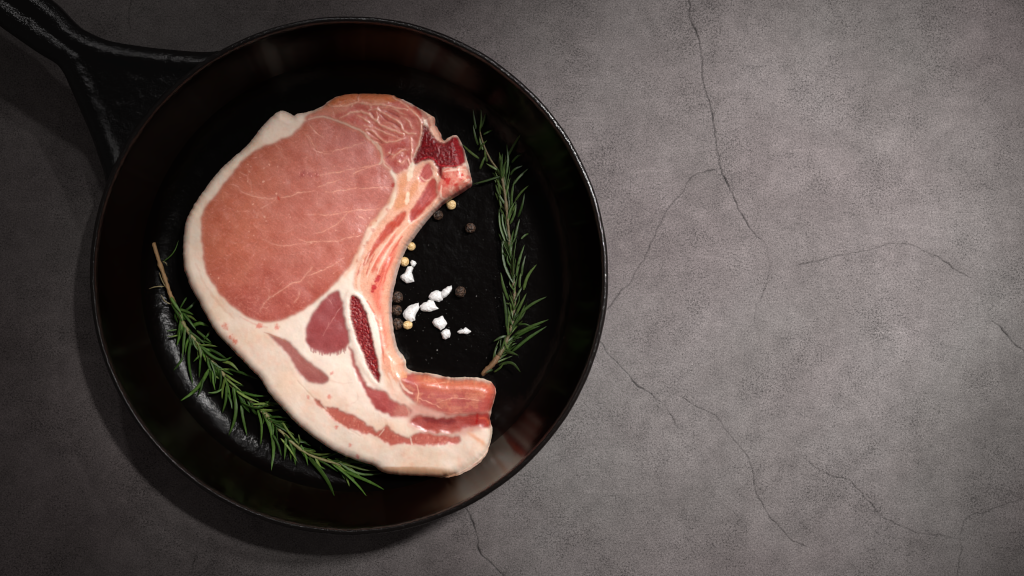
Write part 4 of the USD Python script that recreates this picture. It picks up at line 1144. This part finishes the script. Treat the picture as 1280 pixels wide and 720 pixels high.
fill_turn = 1.0
D, Mi, Li = M_leaf
LEFT_LEAVES = [
    ([(204, 327), (214, 320), (220, 311), (223, 301)], 1.4), ([(203, 327), (207, 328), (209, 332)], 1.6, M_dry), ([(205, 358), (195, 358), (186, 361)], 1.6, M_dry), ([(208, 360), (202, 350), (199, 340)], 1.4, M_dry), ([(213, 380), (206, 377), (201, 368)], 1.8, M_dry),
    ([(213, 371), (219, 381), (227, 392)], 5.0, Mi), ([(231, 389), (238, 384), (246, 375)], 3.6), ([(227, 391), (227, 412), (221, 432)], 5.6, Mi), ([(214, 378), (222, 392), (229, 404)], 4.0, D), ([(240, 408), (250, 403), (261, 408)], 5.6, Mi), ([(229, 391), (236, 400), (245, 412)], 4.0, D),
    ([(221, 412), (214, 413), (208, 414)], 2.2), ([(222, 419), (215, 421), (209, 420)], 2.2), ([(246, 413), (254, 420), (264, 428)], 3.6), ([(255, 424), (260, 419), (263, 412)], 3.0), ([(232, 405), (230, 423), (228, 448)], 4.2, Mi), ([(240, 421), (236, 437), (236, 458), (242, 483)], 4.2, D), ([(229, 446), (224, 455), (217, 463)], 3.0),
    ([(261, 461), (253, 478), (240, 492), (226, 501)], 5.6, Mi), ([(254, 473), (252, 485), (247, 496)], 2.8), ([(251, 440), (250, 456), (249, 472)], 3.4, D), ([(255, 438), (250, 444), (242, 452)], 3.4, Mi), ([(252, 434), (265, 446), (280, 452), (293, 444)], 4.4, D), ([(261, 436), (272, 441), (285, 450)], 3.8, D),
    ([(278, 452), (288, 453), (298, 463)], 4.6, Li), ([(286, 461), (303, 466), (322, 474)], 4.0, D), ([(282, 468), (291, 475), (303, 481)], 3.0), ([(266, 461), (266, 475), (269, 488)], 3.4, Mi), ([(275, 461), (277, 476), (273, 490)], 3.4, D), ([(278, 486), (270, 491), (260, 491)], 3.4, Mi), ([(283, 482), (283, 500), (278, 516)], 4.0, Mi),
    ([(285, 493), (289, 502), (290, 511)], 3.4, D), ([(292, 492), (296, 508), (293, 528), (286, 544)], 5.2, Mi), ([(301, 507), (304, 524), (309, 545)], 4.0, Mi), ([(296, 489), (308, 497), (324, 503)], 4.0, Li), ([(303, 490), (318, 495), (335, 495)], 3.6, D), ([(301, 503), (318, 511), (331, 508), (339, 497)], 4.2, Mi), ([(332, 502), (344, 505), (356, 504)], 3.4, D),
    ([(322, 512), (328, 532), (326, 556)], 3.6, Mi), ([(328, 512), (339, 535), (343, 560), (339, 588)], 6.0, Mi), ([(337, 521), (349, 521), (361, 523)], 3.2, D), ([(341, 543), (348, 555), (352, 570)], 3.2, D), ([(350, 528), (356, 533), (358, 541)], 2.8), ([(351, 548), (362, 561), (371, 576)], 3.0, Li), ([(352, 526), (361, 541), (374, 556)], 3.2, Li),
    ([(373, 543), (375, 550), (373, 557)], 2.4), ([(376, 556), (382, 568), (385, 582)], 3.2, Mi), ([(386, 572), (402, 589), (412, 605), (418, 620)], 6.4, Mi), ([(381, 563), (397, 569), (414, 567)], 3.0, Li), ([(386, 569), (405, 578), (423, 590)], 3.2, D), ([(403, 563), (400, 560), (402, 556)], 2.2), ([(412, 577), (432, 592), (447, 606), (458, 620)], 4.6, Mi),
    ([(419, 573), (436, 577), (452, 578), (470, 585)], 3.8, D), ([(424, 578), (440, 590), (458, 594), (477, 592)], 4.0, Mi), ([(430, 588), (447, 596), (464, 603), (480, 612)], 4.8, Mi), ([(421, 578), (441, 583), (456, 588), (472, 588)], 3.2, Li), ([(409, 573), (424, 583), (436, 592)], 3.2, Li), ([(233, 372), (228, 380), (224, 388)], 2.4, D)]
sprig('rosemary sprig with a bare brown stem end along the fat edge of the chop', [(192, 304), (199, 326), (207, 348), (214, 370), (222, 388), (231, 408), (245, 428), (262, 450), (276, 464), (292, 486), (310, 501), (326, 512), (344, 531), (362, 550), (380, 565), (402, 574), (424, 580), (440, 586)],
      [0.0011, 0.0013, 0.0013, 0.0012, 0.0012, 0.0011, 0.001, 0.0009, 0.0006], LEFT_LEAVES, [D, D, D, Mi, Mi, Li], 120, M_twig, 0.2, l_rng=(14, 31))


def R5(*p):
    return [(560 + x / 4, 120 + y / 4) for x, y in p]


def R6(*p):
    return [(560 + x / 4, 300 + y / 4) for x, y in p]


RIGHT_LEAVES = [(R5((140, 165), (130, 110), (125, 65)), 3), (R5((158, 180), (168, 120), (165, 68)), 3), (R5((165, 160), (180, 120), (187, 88)), 2.8), (R5((150, 245), (135, 200), (125, 145)), 3.2), (R5((178, 192), (200, 180), (222, 171)), 3.0), (R5((155, 272), (175, 240), (195, 222)), 3.0), (R5((155, 312), (115, 285), (72, 243)), 3.4), (R5((160, 365), (175, 325), (192, 288)), 3.4),
                (R5((255, 375), (230, 360), (192, 338)), 3.4), (R5((258, 402), (190, 425), (122, 442)), 3.6), (R5((175, 270), (160, 230), (160, 190)), 3.0), (R5((195, 330), (185, 290), (185, 260)), 3.0),
                (R5((270, 412), (265, 350), (272, 288)), 3.4), (R5((290, 402), (303, 320), (293, 240)), 3.8), (R5((300, 302), (325, 250), (362, 193)), 3.4), (R5((318, 335), (340, 305), (372, 289)), 3.2), (R5((312, 395), (330, 365), (374, 348)), 3.2), (R5((325, 445), (355, 405), (402, 362)), 3.4), (R5((335, 525), (365, 480), (402, 448)), 3.2), (R5((262, 495), (255, 460), (252, 418)), 3.2),
                (R5((265, 560), (258, 500), (258, 450)), 3.2), (R5((318, 565), (318, 490), (332, 418)), 3.6), (R5((350, 605), (372, 550), (382, 488)), 3.4), (R5((285, 725), (258, 650), (255, 565)), 4.0), (R5((295, 705), (272, 640), (270, 575)), 3.4), (R5((335, 705), (345, 660), (358, 615)), 3.2), (R5((365, 715), (385, 695), (402, 688)), 3.0), (R5((300, 600), (310, 540), (300, 470)), 3.6), (R5((310, 640), (335, 590), (340, 530)), 3.4),
                (R6((325, 215), (275, 120), (270, -5)), 4.4), (R6((302, 300), (275, 230), (264, 162)), 4.2), (R6((322, 190), (325, 90), (342, -5)), 4.0), (R6((342, 180), (355, 100), (382, 25)), 4.0), (R6((368, 180), (372, 130), (387, 78)), 3.6), (R6((358, 240), (358, 200), (366, 158)), 3.6), (R6((378, 250), (395, 180), (442, 123)), 4.4), (R6((330, 332), (305, 320), (280, 314)), 3.0), (R6((295, 445), (290, 350), (274, 262)), 4.4),
                (R6((300, 475), (298, 420), (312, 355)), 3.8), (R6((340, 375), (365, 320), (392, 266)), 4.0), (R6((358, 372), (415, 320), (492, 284)), 4.4), (R6((345, 415), (365, 370), (384, 325)), 3.6), (R6((348, 425), (380, 418), (418, 432)), 3.0), (R6((338, 472), (420, 430), (502, 398)), 4.8), (R6((330, 492), (400, 450), (462, 428)), 4.0), (R6((318, 560), (400, 490), (492, 432)), 5.0), (R6((292, 480), (265, 485), (228, 507)), 3.8), (R6((283, 560), (315, 562), (352, 577)), 4.0),
                (R6((255, 625), (320, 605), (362, 660)), 4.2), (R6((240, 605), (242, 585), (238, 566)), 3.4), (R6((300, 545), (285, 520), (290, 495)), 3.4), (R6((222, 648), (205, 655), (188, 665)), 3.4), (R6((230, 660), (262, 640), (280, 610)), 3.4)]
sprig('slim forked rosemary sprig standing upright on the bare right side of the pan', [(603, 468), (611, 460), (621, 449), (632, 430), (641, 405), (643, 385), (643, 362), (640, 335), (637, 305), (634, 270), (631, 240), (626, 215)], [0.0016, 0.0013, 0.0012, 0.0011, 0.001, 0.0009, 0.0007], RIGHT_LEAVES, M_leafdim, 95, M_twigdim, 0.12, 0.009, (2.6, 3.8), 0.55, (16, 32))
right = UsdGeom.Xform.Get(stage, '/World/rosemary_sprig_001')
b = world(chaikin(np.array(R5((268, 400), (250, 370), (215, 325), (185, 265), (165, 205), (158, 165)), float), 2, closed=False), 0.009)
b = np.column_stack([b, np.full(len(b), 0.0095)])
v, f = tube(b, np.linspace(0.0007, 0.0004, len(b)), 8)
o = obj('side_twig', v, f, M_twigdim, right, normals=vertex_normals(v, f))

# ------------------------------------------------------------------ coarse salt, peppercorns
def T7(*p):
    return [(470 + x / 4.8, 290 + y / 4.8) for x, y in p]


def crystal(poly, tall, label, seed, name='salt_crystal'):
    rng = np.random.default_rng(seed)
    P = np.array(poly, float)
    c = P.mean(0)
    cw = world(c, 0.006)
    W = world(P, 0.007) - cw
    body = thing_at(name, label, 'salt crystal', (cw[0], cw[1], FLOOR))
    # broken prism: the outline at mid height, a smaller top with its own tilt, a smaller foot
    tilt = rng.normal(0, 0.10, 2)
    pts = []
    for k, z in ((0.86, 0.0), (1.0, 0.32), (1.0, 0.58), (0.72, 0.9), (0.35, 1.0)):
        q = W * k * (1 + rng.normal(0, 0.035, (len(W), 1)))
        zz = tall * z * (1 + (q @ tilt) / np.abs(W).max()) if z else np.zeros(len(W))
        pts.append(np.column_stack([q, np.maximum(zz, 0) + np.zeros(len(W))]))
    n = len(W)
    v = np.vstack(pts + [[[0, 0, 0]], [[*(W.mean(0)), tall * 1.02]]])
    f = []
    for r in range(len(pts) - 1):
        for j in range(n):
            a, b_ = r * n + j, r * n + (j + 1) % n
            f += [[a, b_, b_ + n], [a, b_ + n, a + n]]
    L = (len(pts) - 1) * n
    for j in range(n):
        f += [[len(v) - 2, (j + 1) % n, j], [len(v) - 1, L + j, L + (j + 1) % n]]
    g = trimesh.Trimesh(v, np.array(f), process=False)
    if g.volume < 0:
        g.invert()
    g = g.subdivide().subdivide()
    vv = np.array(g.vertices)
    nn = np.array(g.vertex_normals)
    N = Noise(seed + 100)
    k = N(vv[:, 0] * 900 + vv[:, 2] * 500, vv[:, 1] * 900 - vv[:, 2] * 400, 3)
    vv = vv + nn * (0.00016 * np.round(k * 3) / 3 + 0.00007 * k)[:, None]
    vv[:, 2] = np.maximum(vv[:, 2], 0.0001)
    obj('crystal', vv + [cw[0], cw[1], FLOOR], np.array(g.faces), M_salt, body, smooth=25)
    return body


SALT = [(T7((203, 182), (215, 168), (235, 175), (243, 190), (232, 206), (212, 208)), 0.0025, 'tiny salt crystal beside the white peppercorn, topmost of the salt'),
        (T7((192, 208), (212, 205), (222, 218), (214, 245), (222, 265), (231, 297), (205, 304), (182, 306), (160, 292), (147, 278), (150, 260), (170, 248)), 0.0048, 'chunky notched salt crystal just below the white peppercorns by the rib'),
        (T7((315, 392), (330, 366), (352, 352), (376, 350), (396, 362), (404, 390), (398, 408), (376, 420), (355, 410), (332, 408)), 0.0044, 'broad rounded salt crystal joined to the slanting pointed one'),
        (T7((386, 370), (402, 345), (428, 328), (452, 322), (457, 340), (446, 362), (428, 384), (408, 396), (394, 390)), 0.0042, 'slanting pointed salt crystal nearest the lone black peppercorn on the right'),
        (T7((265, 440), (285, 426), (305, 420), (318, 408), (345, 414), (358, 438), (375, 460), (345, 472), (318, 479), (290, 476), (268, 468)), 0.0042, 'flat triangular salt crystal in the middle of the salt'),
        (T7((163, 490), (172, 470), (196, 448), (222, 434), (252, 430), (260, 448), (250, 474), (238, 500), (234, 528), (210, 536), (188, 528), (172, 515)), 0.0048, 'large salt crystal touching the lowest white peppercorn'),
        (T7((337, 542), (352, 524), (372, 516), (398, 504), (414, 524), (428, 548), (412, 572), (388, 588), (366, 574), (348, 560)), 0.0048, 'blocky salt crystal just above the small round one'),
        (T7((388, 604), (402, 590), (420, 580), (442, 588), (448, 606), (442, 632), (418, 643), (400, 640), (396, 622)), 0.0036, 'small round salt crystal, lowest of the salt'),
        (T7((488, 600), (502, 588), (522, 586), (536, 573), (552, 580), (567, 598), (550, 611), (522, 613), (500, 611)), 0.0032, 'small flat salt crystal set apart, rightmost of the salt')]
for k, (p, h_, lb) in enumerate(SALT):
    x = crystal(p, h_, lb, 50 + k)
    tag(x, group='coarse salt crystals in the pan')


def peppercorn(p, r_px, kind, label, seed):
    rng = np.random.default_rng(seed)
    r = r_px * 0.000465
    z = FLOOR + r * 0.96
    c = world(p, z)
    body = thing_at('peppercorn', label, 'peppercorn', (c[0], c[1], FLOOR), f'{kind} peppercorns in the pan')
    g = trimesh.creation.icosphere(4, 1.0)
    v = np.array(g.vertices)
    off = rng.uniform(0, 99, 2)
    N = Noise(seed)
    if kind == 'black':
        w = np.abs(N(v[:, 0] * 2.6 + v[:, 2] * 1.7 + off[0], v[:, 1] * 2.6 - v[:, 2] * 1.3 + off[1], 2))
        k = 1 - 0.26 * np.exp(-(w / 0.16) ** 2) + 0.04 * N(v[:, 0] * 6 + off[1], v[:, 1] * 6 + v[:, 2] * 4, 2)
    else:
        k = 1 + 0.025 * N(v[:, 0] * 2 + off[0], v[:, 1] * 2 + v[:, 2] * 1.5, 3)
        pole = np.array([rng.normal(0, .4), rng.normal(0, .4), 1])
        pole /= np.linalg.norm(pole)
        k -= 0.10 * np.exp(-((1 - v @ pole) / 0.02) ** 2)
    v = v * k[:, None] * r * np.array([*rng.uniform(0.93, 1.06, 2), 0.96])
    f = np.array(g.faces)
    obj('berry', v + [c[0], c[1], z], f, M_bpep if kind == 'black' else M_wpep, body, normals=vertex_normals(v, f))


for k, (p, r_, kd, lb) in enumerate([
        ((564, 256), 6.0, 'white', 'white peppercorn under the red spine bone, farthest from the salt'), ((514, 308), 5.2, 'white', 'white peppercorn beside the middle of the rib, clear of the salt'),
        ((505.4, 327), 6.2, 'white', 'white peppercorn touching the tiny topmost salt crystal'), ((509.6, 406.3), 5.8, 'white', 'white peppercorn just under the large salt crystal, lowest of the white ones'),
        ((497, 371.5), 7.0, 'black', 'black peppercorn against the rib, upper one of three in a column'), ((495.5, 388), 7.0, 'black', 'black peppercorn against the rib, middle one of three in a column'), ((497, 404.8), 7.0, 'black', 'black peppercorn beside the lowest white peppercorn'),
        ((575.6, 364.8), 6.6, 'black', 'black peppercorn right of the slanting salt crystal'), ((547.5, 269), 6.2, 'black', 'black peppercorn below the white one under the spine bone'), ((588, 285), 6.2, 'black', 'black peppercorn alone between the spine bone and the upright rosemary')]):
    peppercorn(p, r_, kd, lb, 300 + k)


def salt_dust():
    rng = np.random.default_rng(9)
    V, F = [], []
    for _ in range(170):
        p = rng.normal((545, 385), (55, 50))
        if not (505 < p[0] < 660 and 265 < p[1] < 455):
            continue
        s = rng.uniform(0.00007, 0.00017) * (1.9 if rng.random() < 0.12 else 1)
        g = trimesh.creation.icosphere(0, 1.0)
        v = np.array(g.vertices) * s * rng.uniform(0.6, 1.2, 3) + [*world(p, FLOOR), FLOOR + s * 0.6]
        F.append(np.array(g.faces) + sum(map(len, V)))
        V.append(v)
    o = obj('salt_dust', np.vstack(V), np.vstack(F), M_salt)
    tag(o, 'fine specks of salt dust scattered round the salt crystals', 'salt dust', kind='stuff')


salt_dust()
